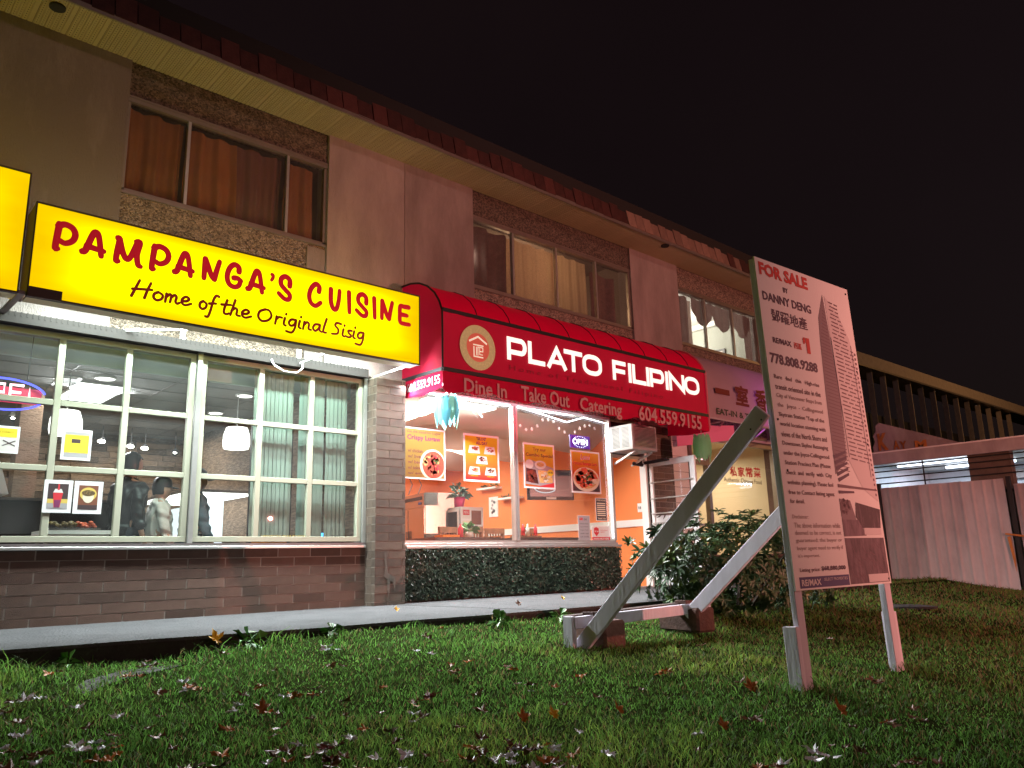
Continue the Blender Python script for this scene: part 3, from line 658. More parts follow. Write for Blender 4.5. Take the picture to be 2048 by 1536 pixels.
# ---- red awning
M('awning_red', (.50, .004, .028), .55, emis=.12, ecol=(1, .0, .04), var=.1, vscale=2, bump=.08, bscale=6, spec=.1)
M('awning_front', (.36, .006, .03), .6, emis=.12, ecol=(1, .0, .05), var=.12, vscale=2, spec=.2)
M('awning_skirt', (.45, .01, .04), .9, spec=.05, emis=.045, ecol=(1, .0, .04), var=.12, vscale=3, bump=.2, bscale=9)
aw = thing('red_awning', (8.7, -.45, 2.55), 'lit red fabric awning with rounded top and large white Plato Filipino lettering', 'awning')
AX0, AX1, AY = 5.862, 11.60, -.886
prof = [(-.005, 4.15), (-.2, 4.14), (-.4, 4.09), (-.58, 4.0), (-.73, 3.87), (-.83, 3.73), (-.875, 3.62)]
m = MB(); N = 47
xs_ = [AX0+(AX1-AX0)*i/N for i in range(N+1)]
for i, x in enumerate(xs_):
    sag = .006*abs(math.sin(i*math.pi/ (N/9.4)))
    for (y, z) in prof: m.v.append((x, y, z-sag*(1 if y > -.8 else .2)))
k = len(prof); m.f = [(i*k+j, i*k+j+1, (i+1)*k+j+1, (i+1)*k+j) for i in range(N) for j in range(k-1)]
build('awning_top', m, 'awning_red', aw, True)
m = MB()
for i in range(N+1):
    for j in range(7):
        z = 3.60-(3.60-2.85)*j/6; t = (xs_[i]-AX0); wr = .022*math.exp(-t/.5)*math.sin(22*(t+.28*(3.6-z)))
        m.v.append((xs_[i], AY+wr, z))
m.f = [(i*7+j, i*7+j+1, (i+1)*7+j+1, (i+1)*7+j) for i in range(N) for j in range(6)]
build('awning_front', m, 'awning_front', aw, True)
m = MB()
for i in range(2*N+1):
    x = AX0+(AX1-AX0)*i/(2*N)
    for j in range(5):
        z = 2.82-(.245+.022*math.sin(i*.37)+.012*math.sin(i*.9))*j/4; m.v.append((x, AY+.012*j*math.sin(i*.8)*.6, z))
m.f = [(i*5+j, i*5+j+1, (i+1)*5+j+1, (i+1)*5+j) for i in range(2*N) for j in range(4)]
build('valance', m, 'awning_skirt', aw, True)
endp = prof+[(AY, 3.60), (AY, 2.85), (-.005, 2.85)]
m = MB(); m.add([(AX0, y, z) for y, z in endp], [tuple(range(len(endp)))]); build('end_panel', m, 'awning_front', aw)
m = MB(); m.add([(AX1, y, z) for y, z in endp], [tuple(reversed(range(len(endp))))]); build('end_panel', m, 'awning_front', aw)
m = MB(); m.add([(AX0, -.02, 2.84), (AX0, AY, 2.84), (AX0-.01, AY, 2.60), (AX0, -.45, 2.555), (AX0, -.02, 2.60)], [(0, 4, 3, 2, 1)]); build('side_valance', m, 'awning_skirt', aw)
m = MB(); m.add([(AX1, -.02, 2.84), (AX1, AY, 2.84), (AX1, AY, 2.56), (AX1, -.45, 2.555), (AX1, -.02, 2.60)], [(0, 1, 2, 3, 4)]); build('side_valance', m, 'awning_skirt', aw)
m = MB(); m.bar((AX0, AY-.005, 3.61), (AX1, AY-.005, 3.61), .03, .045).bar((AX0, AY-.005, 2.835), (AX1, AY-.005, 2.835), .03, .05); build('frame_rail', m, 'black', aw)
m = MB(); m.tube([(AX0-.004, y, z+.004) for y, z in prof]+[(AX0-.004, AY-.004, 3.6), (AX0-.004, AY-.004, 2.85)], .014, 6); build('piping', m, 'black', aw)
m = MB(); m.bar((AX0, -.02, 2.84), (AX0, AY, 2.835), .03, .045); build('frame_rail', m, 'black', aw)
for i in range(1, 10):
    x = AX0+(AX1-AX0)*i/9.75
    m = MB(); m.tube([(x, y, z+.003) for y, z in prof], .007, 5); build('seam', m, 'black', aw)
m = MB(); m.tube([(AX1+.006, y, z+.006) for y, z in prof]+[(AX1+.006, AY-.006, 3.6), (AX1+.006, AY-.006, 2.6)], .02, 8)
M('pink_piping', (.62, .16, .20), .6); build('piping', m, 'pink_piping', aw)
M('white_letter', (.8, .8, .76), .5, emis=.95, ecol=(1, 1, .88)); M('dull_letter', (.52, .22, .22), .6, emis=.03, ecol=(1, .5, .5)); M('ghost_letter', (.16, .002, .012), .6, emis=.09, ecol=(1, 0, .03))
P = FRONT(AY-.012)
def arc(cx, cy, rx, ry, a0, a1, n=7): return [(cx+rx*math.cos(R(a0+(a1-a0)*i/n)), cy+ry*math.sin(R(a0+(a1-a0)*i/n))) for i in range(n+1)]
def oo(u0, u1, z0, z1, w): 
    rx, ry = (u1-u0)*.34, (z1-z0)*.30; a, b, c, d = u0+w+rx, u1-w-rx, z0+w+ry, z1-w-ry
    return arc(b, d, rx, ry, 0, 90)+arc(a, d, rx, ry, 90, 180)+arc(a, c, rx, ry, 180, 270)+arc(b, c, rx, ry, 270, 360)
PL = [('P', 1012.7, 1051.7), ('L', 1055, 1088), ('A', 1091.4, 1132.5), ('T', 1127, 1163), ('O', 1164, 1201.7), ('F', 1224, 1250), ('I', 1254.5, 1262), ('L', 1263.5, 1290), ('I', 1290.6, 1297.7), ('P', 1298.7, 1326.7), ('I', 1328.5, 1336), ('N', 1337, 1367), ('O', 1368, 1396.5)]
for ch, xa, xb in PL:
    tt = (xa+xb)/2-1013; yt = 673+.222*tt; ybm = 719+.190*tt
    u0 = aty(xa, (yt+ybm)/2, AY).x; u1 = aty(xb, (yt+ybm)/2, AY).x; z1 = aty((xa+xb)/2, yt, AY).z; z0 = aty((xa+xb)/2, ybm, AY).z
    if ch == 'P' and xa < 1020: pass
    w = .033; m = MB(); X = lambda a: u0+(u1-u0)*a
    if ch == 'I': m2 = (u0+u1)/2; ribbon(m, P, [(m2, z0), (m2, z1)], w)
    elif ch == 'P': zm = z0+(z1-z0)*.36; r_ = (z1-zm)/2-w; ribbon(m, P, [(u0+w, z0), (u0+w, z1-w), (u1-w-r_, z1-w)]+arc(u1-w-r_, (z1-w+zm)/2, r_, (z1-w-zm)/2, 80, -80, 8)+[(u1-w-r_, zm), (u0+w*2, zm)], w)
    elif ch == 'L': ribbon(m, P, [(u0+w, z1), (u0+w, z0+w), (u1, z0+w)], w)
    elif ch == 'A': ribbon(m, P, [(u0+w, z0), ((u0+u1)/2, z1-w), (u1-w, z0)], w); ribbon(m, P, [(X(.26), z0+(z1-z0)*.30), (X(.74), z0+(z1-z0)*.30)], w*.9, d1=.005)
    elif ch == 'T': ribbon(m, P, [(u0, z1-w), (u1, z1-w)], w); ribbon(m, P, [((u0+u1)/2, z1-w*2), ((u0+u1)/2, z0)], w)
    elif ch == 'O': ribbon(m, P, oo(u0, u1, z0, z1, w), w, closed=True)
    elif ch == 'F': ribbon(m, P, [(u0+w, z0), (u0+w, z1-w), (u1, z1-w)], w); ribbon(m, P, [(u0+2*w, z0+(z1-z0)*.48), (X(.93), z0+(z1-z0)*.48)], w)
    elif ch == 'N': ribbon(m, P, [(u0+w, z0), (u0+w, z1-w), (u1-w, z0+w), (u1-w, z1)], w)
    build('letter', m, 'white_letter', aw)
q0 = aty(1018, 737, AY); q1 = aty(1325, 800, AY); text('lettering', 'Home of Traditional Filipino', P, q0.x, q0.z-.04, q1.x, q0.z+.05, 'ghost_letter', aw, gap=1.5)
PV = FRONT(AY-.022)
def vt(s, xa, xb, yt, yb_, P=PV, mat='dull_letter', par=None, y=AY, **kw):
    xm = (xa+xb)/2; hw = (xb-xa)/2
    u0 = aty(xa, (yt+yb_)/2, y).x; u1 = aty(xb, (yt+yb_)/2, y).x
    return text('lettering', s, P, u0, aty(xm, yb_, y).z, u1, aty(xm, yt, y).z, mat, par or aw, **kw)
vt('Dine In', 926, 1011, 763.5, 791, bold=.02); vt('Take Out', 1040, 1136, 780, 809, bold=.02); vt('Catering', 1158, 1241, 801, 835, bold=.02); vt('604.559.9155', 1276, 1400, 822, 851, bold=.02)
PS = Pl((AX0-.012, 0, 0), (0, -1, 0), (0, 0, 1))    # left end, reads towards the street
M('white_flat', (.6, .6, .64), .8, emis=.05, ecol=(.9, .9, 1))
text('lettering', '604.559.9155', PS, .13, 2.655, .85, 2.77, 'white_flat', aw, bold=.012)
# round emblem
cx = aty(952, 695, AY); P2 = FRONT(AY-.014); M('gold_ring', (.62, .50, .22), .5, var=.3, vscale=30, emis=.16, ecol=(1, .78, .35)); M('emblem_red', (.62, .12, .08), .5, emis=.2, ecol=(1, .2, .12)); M('emblem_cream', (.8, .75, .6), .5, emis=.5, ecol=(1, .93, .7))
u_l, u_r = aty(918, 680, AY).x, aty(989, 708, AY).x; rr_ = (u_r-u_l)/2; cu = (u_l+u_r)/2; cz = (aty(952, 651, AY).z+aty(956, 741, AY).z)/2; ry = (aty(952, 651, AY).z-aty(956, 741, AY).z)/2
m = MB(); disc(m, P2, cu, cz, rr_, 0, .004, 36, ry); build('emblem_ring', m, 'gold_ring', aw)
m = MB(); disc(m, P2, cu, cz, rr_*.64, .005, .007, 32, ry*.64); build('emblem_disc', m, 'emblem_red', aw)
m = MB(); e = lambda pts, w=.007: ribbon(m, P2, [(cu+a*rr_, cz+b*ry) for a, b in pts], w, d0=.008, d1=.010)
e([(-.5, .22), (0, .48), (.5, .22)], .012); e([(-.28, .10), (.30, .10)], .008); e([(-.24, .02), (-.24, -.42), (.28, -.42)], .008); e([(-.10, .02), (-.10, -.36)], .006); e([(-.02, -.36), (-.02, .02), (.26, .02), (.26, -.16), (.08, -.16)], .006); e([(.08, -.02), (.08, -.3), (.26, -.3)], .005)
build('emblem_figure', m, 'emblem_cream', aw, kind='stuff')
# LED strip round the window
m = MB()
for pts in ([(5.95, 2.735), (7.80, 2.735)], [(7.95, 2.735), (9.0, 2.60), (9.4, 2.715), (9.97, 2.67), (9.975, 1.5), (9.975, .8)], [(6.7, 2.71), (7.1, 2.66), (7.25, 2.5)]):
    m.tube([(x, .012 if z < 2.6 and x > 9 else .005, z) for x, z in pts], .010, 6)
o = build('led_strip', m, 'tube_led'); tag(o, 'bright white LED strip running round the restaurant window', 'light strip')
m = MB(); m.cyl((6.1, -.30, 2.80), (9.7, -.30, 2.80), .018); o = build('fluorescent_tube', m, 'tube_led'); tag(o, 'long white tube under the red awning', 'tube light')

# ---- pinkish neighbour awning
cloth('awning_pink', (.55, .42, .45), .35, var=.08, vscale=2, bump=.1, bscale=5); M('sign_char_red', (.14, .005, .008), .6); M('purple_metal', (.45, .36, .42), .5)
na = thing('pale_awning', (13.4, -.45, 2.8), 'pale pinkish awning with red characters and the words eat-in and take-out', 'awning')
pr = [(-.005, 4.2), (-.3, 4.12), (-.55, 3.95), (-.74, 3.7), (-.84, 3.45), (-.882, 3.2), (-.886, 2.82)]
m = MB(); Nn = 20
for i in range(Nn+1):
    for y, z in pr: m.v.append((11.63+(15.3-11.63)*i/Nn, y+.006*math.sin(i*1.1)*(z < 4), z))
k = len(pr); m.f = [(i*k+j, i*k+j+1, (i+1)*k+j+1, (i+1)*k+j) for i in range(Nn) for j in range(k-1)]; build('awning_cloth', m, 'awning_pink', na, True)
m = MB(); m.bar((11.63, -.886, 2.81), (15.3, -.886, 2.81), .03, .03); build('frame_rail', m, 'purple_metal', na)
m = MB(); m.bar((11.63, -.03, 2.74), (15.3, -.03, 2.74), .035, .045); build('frame_rail', m, 'purple_metal', na)
for x in (12.1, 13.5, 14.9): m = MB(); m.bar((x, -.05, 2.76), (x+.0, -.87, 2.80), .025, .025); build('frame_rail', m, 'purple_metal', na)
for x in (12.1, 13.5): m = MB(); m.bar((x, -.87, 2.79), (x+.9, -.04, 2.75), .022, .022); build('frame_rail', m, 'purple_metal', na)
PN = FRONT(-.892)
for s, xa, xb, ya, yb in (('一', 1430, 1458, 778, 789), ('室', 1470, 1496, 772, 812), ('香', 1510, 1533, 780, 822)): vt(s, xa, xb, ya, yb, PN, 'sign_char_red', na, bold=.035)
vt('EAT-IN & TAKE', 1433, 1519, 824, 834+2, PN, 'black', na, bold=.03); q = aty(1525, 846, -.886); q0 = aty(1476, 822, -.886)
text('lettering', 'OUT', PN, q.x+.05, q0.z-.09, q.x+.45, q0.z+.07, 'black', na, bold=.03)
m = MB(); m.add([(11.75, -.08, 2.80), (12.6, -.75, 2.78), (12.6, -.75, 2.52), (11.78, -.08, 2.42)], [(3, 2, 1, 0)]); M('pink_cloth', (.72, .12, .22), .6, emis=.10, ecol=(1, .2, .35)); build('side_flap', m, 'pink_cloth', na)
# ------------------------------------------------------------------ upstairs curtains
def curtain(x0, x1, y, z0, z1, mat, label, amp=.05, freq=14, seed=0, scal=None, name='curtain', cat='curtain', group=None):
    rr = random.Random(seed); ph = [rr.uniform(0, 6) for _ in range(4)]; m = MB(); n = max(8, int((x1-x0)*60)); rows = 7
    for i in range(n+1):
        x = x0+(x1-x0)*i/n; o = amp*(math.sin(freq*x+ph[0]+.8*math.sin(2.1*x+ph[1])) + .45*math.sin(freq*2.3*x+ph[2]))
        top = z1-(.03*abs(math.sin(freq*.35*x+ph[3])) if not scal else 0)
        bot = z0 if not scal else z0+scal(x)
        for j in range(rows): t = j/(rows-1); m.v.append((x+.01*math.sin(t*4+x*5), y+o*(.55+.45*t), top+(bot-top)*t))
    m.f = [(i*rows+j, i*rows+j+1, (i+1)*rows+j+1, (i+1)*rows+j) for i in range(n) for j in range(rows-1)]
    o = build(name, m, mat, smooth=True); tag(o, label, cat, group); return o
cloth('curtain_brown', (.42, .16, .05), var=.15, vscale=3); cloth('curtain_plum', (.24, .10, .08)); cloth('lace', (.55, .40, .26), .6, var=.4, vscale=25); cloth('curtain_dark', (.22, .13, .10), .15, var=.3, vscale=12)
cloth('swag', (.30, .25, .23), .2, var=.2, vscale=8); cloth('sheer', (.55, .45, .40), .5)
curtain(2.27, 2.9, .17, 4.47, 5.54, 'curtain_brown', 'orange brown curtain in the left third of the window above the yellow sign', seed=1, freq=26, amp=.035)
curtain(2.95, 3.55, .18, 4.47, 5.53, 'curtain_brown', 'orange brown curtain left of centre in the window above the yellow sign', seed=2, freq=26, amp=.035)
curtain(3.56, 4.13, .18, 4.47, 5.53, 'curtain_plum', 'dull plum curtain right of centre in the window above the yellow sign', seed=3, freq=26, amp=.035)
curtain(4.18, 4.58, .17, 4.47, 5.52, 'curtain_brown', 'orange brown curtain at the right end of the window above the yellow sign', seed=4, freq=26, amp=.035)
curtain(-1.65, .15, .17, 4.47, 5.52, 'curtain_brown', 'brown curtain in the upstairs window beyond the left edge', seed=9, freq=12)
curtain(7.28, 7.95, .17, 4.47, 5.52, 'curtain_dark', 'dark patterned curtain at the left of the window above the red awning', seed=5, freq=16)
curtain(7.90, 9.0, .20, 4.47, 5.53, 'lace', 'warm glowing lace curtain in the middle of the window above the red awning', seed=6, freq=28, amp=.015)
curtain(8.98, 9.85, .20, 4.47, 5.53, 'lace', 'lace curtain right of the middle in the window above the red awning', seed=7, freq=28, amp=.015)
curtain(9.92, 10.55, .18, 4.47, 5.40, 'curtain_dark', 'dark curtain hanging loose at the right of the window above the red awning', seed=8, freq=14)
swf = lambda x: .70 - .30*abs(math.sin((x-12.9)*math.pi/.72))**.8
curtain(12.9, 15.05, .15, 4.6, 5.53, 'swag', 'grey scalloped swag valance across the top of the lit upstairs window', seed=10, freq=20, amp=.015, scal=swf, name='swag_valance', cat='valance')
curtain(12.32, 12.78, .17, 4.47, 5.53, 'swag', 'grey side curtain at the left of the lit upstairs window', seed=11, freq=22, amp=.02)
curtain(12.80, 12.93, .20, 4.47, 5.50, 'sheer', 'narrow sheer curtain edge beside the left curtain of the lit upstairs window', seed=12, freq=26, amp=.012)
curtain(14.78, 15.1, .17, 4.47, 5.53, 'swag', 'grey side curtain at the right of the lit upstairs window', seed=13, freq=22, amp=.02)
# picture on the wall of the lit room
t = thing('framed_picture', (14.9, 1.6, 4.5), 'dark framed picture of small round shapes on the wall of the lit upstairs room', 'picture')
PW = Pl((15.79, 0, 0), (0, -1, 0), (0, 0, 1))
m = MB(); card(m, PW, -1.95, 4.6, -1.25, 5.2, 0, .03); build('frame', m, 'black', t); m = MB(); card(m, PW, -1.90, 4.65, -1.30, 5.15, .031, .034); M('picture_paper', (.7, .62, .55), .6); build('print', m, 'picture_paper', t)
m = MB()
for i in range(3):
    for j in range(3): disc(m, PW, -1.80+i*.2, 4.74+j*.16, .06, .035, .037, 10, .05)
build('motif', m, 'old_wood', t, kind='stuff')
glowmat('lamp_glow', (1, .95, .85), 14); glowmat('lamp_glow_soft', (1, .97, .93), 3.2); glowmat('panel_glow', (1, .98, .96), 4); glowmat('blue_glow', (.08, .10, 1), 3.2); glowmat('pink_glow', (1, .50, .55), 4); glowmat('cyan_glow', (.1, .5, 1), 2.4)
m = MB(); m.lathe((14.9, 2.6, 5.72), [(.05, .17), (.16, .12), (.2, .05), (.12, 0)], 14); o = build('ceiling_light', m, 'lamp_glow_soft', smooth=True); tag(o, 'white round ceiling light in the lit upstairs room', 'light')
m = MB(); m.ball((7.21, .16, 5.02), .05, 8, (.6, 1, 1.6)); o = build('bedside_lamp', m, 'lamp_glow'); tag(o, 'small bright lamp showing past the left edge of the dark upstairs curtain', 'lamp')

# ------------------------------------------------------------------ Pampanga dining room
def ceil_disc(name, x, y, z, r, mat, label, group=None, cat='downlight'):
    t = thing(name, (x, y, z), label, cat, group)
    m = MB(); m.lathe((x, y, z-.012), [(r, 0), (r, .02)], 18); build('lens', m, mat, t)
    m = MB(); m.lathe((x, y, z-.008), [(r+.025, 0), (r+.025, .018)], 18); build('rim', m, 'white_metal', t)
for i, (x, y, l) in enumerate([(2.80, 2.05, 'round white downlight nearest the first pendant in the left shop'), (4.80, 3.5, 'round downlight deepest in the ceiling behind the right sash'), (4.62, 2.05, 'round downlight above the second white pendant'), (2.05, 3.4, 'round downlight seen over the neon sign')]): ceil_disc('downlight', x, y, 2.85, .10, 'lamp_glow_soft', l, 'ceiling downlights in the left shop')
t = thing('ceiling_light_panel', (2.88, 2.95, 2.84), 'large bright square light panel in the ceiling of the left shop', 'light panel')
m = MB(); m.box(2.62, 3.18, 2.42, 3.6, 2.832, 2.85); build('diffuser', m, 'panel_glow', t); m = MB(); m.box(2.59, 3.21, 2.39, 3.63, 2.84, 2.855); build('frame', m, 'white_metal', t)
t = thing('ceiling_vent', (2.45, 2.3, 2.84), 'white square air diffuser in the ceiling beside the light panel', 'vent')
m = MB(); m.box(2.33, 2.58, 2.15, 2.40, 2.835, 2.852); build('plate', m, 'white_metal', t); m = MB(); m.box(2.38, 2.53, 2.20, 2.35, 2.825, 2.835); build('baffle', m, 'flashing', t)
for i, (px, py) in enumerate(((132, 845), (473, 876))):
    q = aty(px, py, 2.0); t = thing('pendant_lamp', (q.x, 2.0, q.z), ['white drum pendant lamp behind the left sash, near the yellow notice', 'white drum pendant lamp behind the right sash, left of the blinds'][i], 'pendant lamp', 'drum pendants in the left shop')
    m = MB(); m.lathe((q.x, 2.0, q.z-.15), [(.10, -.01), (.165, .0), (.18, .06), (.175, .18), (.14, .29), (.02, .31)], 24); build('shade', m, 'lamp_glow_soft', t, True)
    m = MB(); m.cyl((q.x, 2.0, q.z+.15), (q.x, 2.0, 2.86), .006, 6); build('cord', m, 'white_metal', t)
for i, (px, py) in enumerate(((205, 879), (262, 889), (290, 893), (350, 902), (30, 833))):
    q = aty(px, py, 5.6); t = thing('spotlight', (q.x, 5.6, q.z), ['track spot glowing right of the yellow notice', 'track spot above the black haired head, left one', 'track spot above the black haired head, right one', 'small pale spot near the mullion', 'dim spot over the left notice'][i], 'spotlight', 'small spots at the back of the left shop')
    m = MB(); m.cyl((q.x, 5.6, q.z), (q.x-.05, 5.45, q.z-.05), .045, 10, .06); build('housing', m, 'black', t); m = MB(); m.ball((q.x-.055, 5.44, q.z-.055), .05 if i < 3 else .025, 8, (1.3, .5, .7)); build('lens', m, 'lamp_glow', t)
    m = MB(); m.cyl((q.x, 5.6, q.z), (q.x, 5.6, 2.86), .006, 5); build('stem', m, 'black', t)
# neon sign in the left window
t = thing('neon_sign', (1.41, .13, 1.95), 'blue oval neon sign with pink letters open at the left edge of the window', 'neon sign')
PNn = FRONT(.13); cN = aty(5, 787, .13)
m = MB()
for a0, a1 in ((12, 168), (192, 348)): m.tube([PNn(a, b, 0) for a, b in arc(cN.x, cN.z, .36, .15, a0, a1, 22)], .010, 6)
build('neon_oval', m, 'blue_glow', t)
for i, (ch, u) in enumerate(zip('OPEN', (-.33, -.17, -.01, .15))):
    m = MB(); u += cN.x+.07; z0 = cN.z-.045; G = {'O': [[(0, 0), (.11, 0), (.11, .14), (0, .14), (0, 0)]], 'P': [[(0, 0), (0, .14), (.11, .14), (.11, .06), (0, .06)]], 'E': [[(.11, .14), (0, .14), (0, 0), (.11, 0)], [(0, .07), (.09, .07)]], 'N': [[(0, 0), (0, .14), (.10, 0), (.10, .14)]]}[ch]
    for st in G: m.tube([PNn(u+a, z0+b, .0) for a, b in st], .014, 6)
    build('neon_letter', m, 'pink_glow', t)
m = MB(); card(m, PNn, cN.x-.3, cN.z-.075, cN.x+.33, cN.z+.075, -.03, -.025); M('neon_back', (.5, .05, .1), .4, emis=.35, ecol=(1, .03, .12)); build('back_plate', m, 'neon_back', t)
m = MB(); m.cyl((1.6, .12, 2.3), (1.62, .12, 2.85), .003, 5).cyl((1.3, .12, 2.3), (1.3, .12, 2.85), .003, 5); build('hanger', m, 'black', t)
# flat printed things -------------------------------------------------
YEL = M('print_yellow', (.80, .62, .03), .6); M('print_gold', (.62, .46, .10), .6); M('print_orange', (.85, .25, .02), .6); M('print_red', (.60, .03, .04), .6); M('print_dark', (.05, .03, .03), .6); M('print_brown', (.18, .06, .03), .6)
M('print_green', (.07, .17, .04), .6); M('print_cream', (.75, .66, .48), .6); M('print_purple', (.20, .03, .10), .6); M('print_blue', (.03, .035, .16), .6); M('print_grey', (.35, .34, .34), .6); M('print_pale', (.70, .68, .62), .6); M('food_red', (.40, .07, .03), .6, var=.7, vscale=60); M('food_mix', (.45, .28, .10), .6, var=.8, vscale=50); M('food_meat', (.16, .03, .02), .6, var=.7, vscale=60)
def grad(name, c0, c1, zlo, zhi, emis=0):
    """printed colour fade down a poster"""
    m = bpy.data.materials.new(name); m.use_nodes = True; nt = m.node_tree; b = nt.nodes['Principled BSDF']; g = nt.nodes.new('ShaderNodeNewGeometry'); s = nt.nodes.new('ShaderNodeSeparateXYZ'); r = nt.nodes.new('ShaderNodeMapRange'); mx = nt.nodes.new('ShaderNodeMixRGB')
    nt.links.new(g.outputs['Position'], s.inputs[0]); nt.links.new(s.outputs[2], r.inputs[0]); r.inputs[1].default_value = zlo; r.inputs[2].default_value = zhi; mx.inputs[1].default_value = (*c0, 1); mx.inputs[2].default_value = (*c1, 1)
    nt.links.new(r.outputs[0], mx.inputs[0]); nt.links.new(mx.outputs[0], b.inputs[0]); b.inputs['Roughness'].default_value = .5
    t = nt.nodes.new('ShaderNodeBsdfTranslucent'); nt.links.new(mx.outputs[0], t.inputs[0]); ms = nt.nodes.new('ShaderNodeMixShader'); ms.inputs[0].default_value = .45; o = nt.nodes['Material Output']
    nt.links.new(b.outputs[0], ms.inputs[1]); nt.links.new(t.outputs[0], ms.inputs[2]); nt.links.new(ms.outputs[0], o.inputs[0]); MATS[name] = m; return m
def poster(x0, x1, z0, z1, y, face, label, border=.02, name='poster', cat='poster', tilt=0, paper='paper', group=None):
    P = Pl((x0, y, z0), (math.cos(tilt), 0, math.sin(tilt)), (-math.sin(tilt), 0, math.cos(tilt))); W, H = x1-x0, z1-z0
    t = thing(name, (x0, y, z0), label, cat, group); m = MB(); card(m, P, 0, 0, W, H, 0, .0015); build('paper', m, paper, t)
    if face: m = MB(); card(m, P, border, border, W-border, H-border, .0017, .0022); build('print', m, face, t)
    return t, P, W, H
def pshape(P, t, name, mat, fn, **k): m = MB(); fn(m, P); return build(name, m, mat, t, **k)
def ell(P, t, u, v, r, ry, mat, d, name='picture', n=22): m = MB(); disc(m, P, u, v, r, d, d+.0004, n, ry); return build(name, m, mat, t)
def rect(P, t, u0, v0, u1, v1, mat, d=.0026, name='panel'): m = MB(); card(m, P, u0, v0, u1, v1, d, d+.0004); return build(name, m, mat, t)
def blobs(P, t, u, v, r, ry, mats, n, seed, d=.0035, name='food'):
    rr = random.Random(seed)
    for k_, mt in enumerate(mats):
        m = MB()
        for _ in range(n):
            a = rr.random()*6.28; q = math.sqrt(rr.random())*.85; s = rr.uniform(.16, .38)
            uu, vv = u+math.cos(a)*r*q, v+math.sin(a)*ry*q; n_ = rr.randint(4, 6); a0 = rr.random()*6
            poly(m, P, [(uu+s*r*rr.uniform(.6, 1.2)*math.cos(a0+6.283*i/n_), vv+s*ry*rr.uniform(.6, 1.2)*math.sin(a0+6.283*i/n_)) for i in range(n_)], d+.0003*k_, d+.0003*k_+.0002)
        build(name, m, mt, t, kind='stuff')
def ptext(s, P, t, u0, v0, u1, v1, mat, d=.003, **k): return text('lettering', s, P, u0, v0, u1, v1, mat, t, d=d, **k)
# left shop notices
t, P, W, H = poster(1.24, 1.57, 1.57, 1.825, .025, 'print_pale', 'white edged notice with crossed fork and knife at the left edge of the window', .022, 'notice', 'notice')
rect(P, t, .022, .15, W-.022, H-.022, 'print_yellow'); m = MB(); ribbon(m, P, [(.20, .07), (.30, .12)], .004, d0=.003, d1=.004); ribbon(m, P, [(.30, .07), (.20, .12)], .004, d0=.003, d1=.0035); build('cutlery_picture', m, 'print_dark', t, kind='stuff')
ptext('DINE IN ONLY', P, t, .05, .19, .28, .205, 'print_brown')
t, P, W, H = poster(1.925, 2.19, 1.545, 1.845, .025, 'print_grey', 'white edged yellow notice with a small dark banknote picture, behind the pendant lamp', .025, 'notice', 'notice')
rect(P, t, .025, .07, W-.025, H-.055, 'print_yellow'); rect(P, t, .085, .165, .165, .205, 'print_dark', .003); ptext('CASH ONLY', P, t, .075, .222, .185, .234, 'print_brown'); ptext('we accept cash only please', P, t, .045, .13, .22, .14, 'print_brown')
t, P, W, H = poster(1.815, 2.06, 1.035, 1.345, .025, 'print_dark', 'picture of a red layered drink in a tall cup, left of the white framed pair', .035, 'picture_card', 'poster', group=None)
rect(P, t, .035, .035, W-.035, .10, 'print_grey'); rect(P, t, .035, .09, W-.035, .13, 'print_gold', .0028); poly_ = lambda pts, mat, d, t=t, P=P, nm='picture': (lambda m: build(nm, poly(m, P, pts, d, d+.0004), mat, t))(MB())
poly_([(.095, .05), (.145, .05), (.165, .19), (.08, .19)], 'print_red', .0033); poly_([(.10, .05), (.14, .05), (.15, .12), (.093, .12)], 'print_purple', .0038); poly_([(.08, .19), (.165, .19), (.15, .225), (.095, .225)], 'print_pale', .0038); poly_([(.115, .215), (.135, .215), (.13, .275), (.12, .275)], 'print_red', .0042)
ptext('halo halo', P, t, .05, .038, .19, .048, 'print_dark')
t, P, W, H = poster(2.075, 2.33, 1.03, 1.345, .025, 'print_brown', 'picture of a golden bowl, right of a pair in white frames', .04, 'picture_card', 'poster')
ell(P, t, .127, .19, .075, .065, 'print_gold', .003); ell(P, t, .127, .165, .05, .06, 'print_cream', .0035); ell(P, t, .127, .20, .06, .03, 'food_mix', .004); rect(P, t, .04, .04, W-.04, .085, 'print_dark', .003); ptext('order here', P, t, .06, .07, .2, .08, 'print_pale')
# vertical blinds
M('blind', (.22, .29, .25), .7, var=.06, vscale=2)
rr = random.Random(2); x = 3.96; t = thing('vertical_blind', (4.6, .2, .8), 'pale green vertical blinds covering most of the right sash of the left shop', 'blind')
m = MB(); m.box(3.9, 5.25, .17, .22, 2.76, 2.80); build('head_rail', m, 'white_metal', t)
gaps = [(4.41, 4.50), (4.62, 4.64), (4.845, 4.875), (5.17, 5.25)]; i = 0
while x < 5.25:
    if not any(a <= x <= b for a, b in gaps):
        a = rr.uniform(.08, .32); w_ = .044; dx, dy = w_*math.cos(a), w_*math.sin(a)
        m = MB(); 
        m.add([(x-dx, .20-dy, .80), (x, .20-.006, .80), (x+dx, .20+dy, .80), (x+dx, .20+dy, 2.76), (x, .20-.006, 2.76), (x-dx, .20-dy, 2.76)], [(0, 1, 4, 5), (1, 2, 3, 4)]); build('vane', m, 'blind', t)
    x += .052 + rr.uniform(-.004, .006)
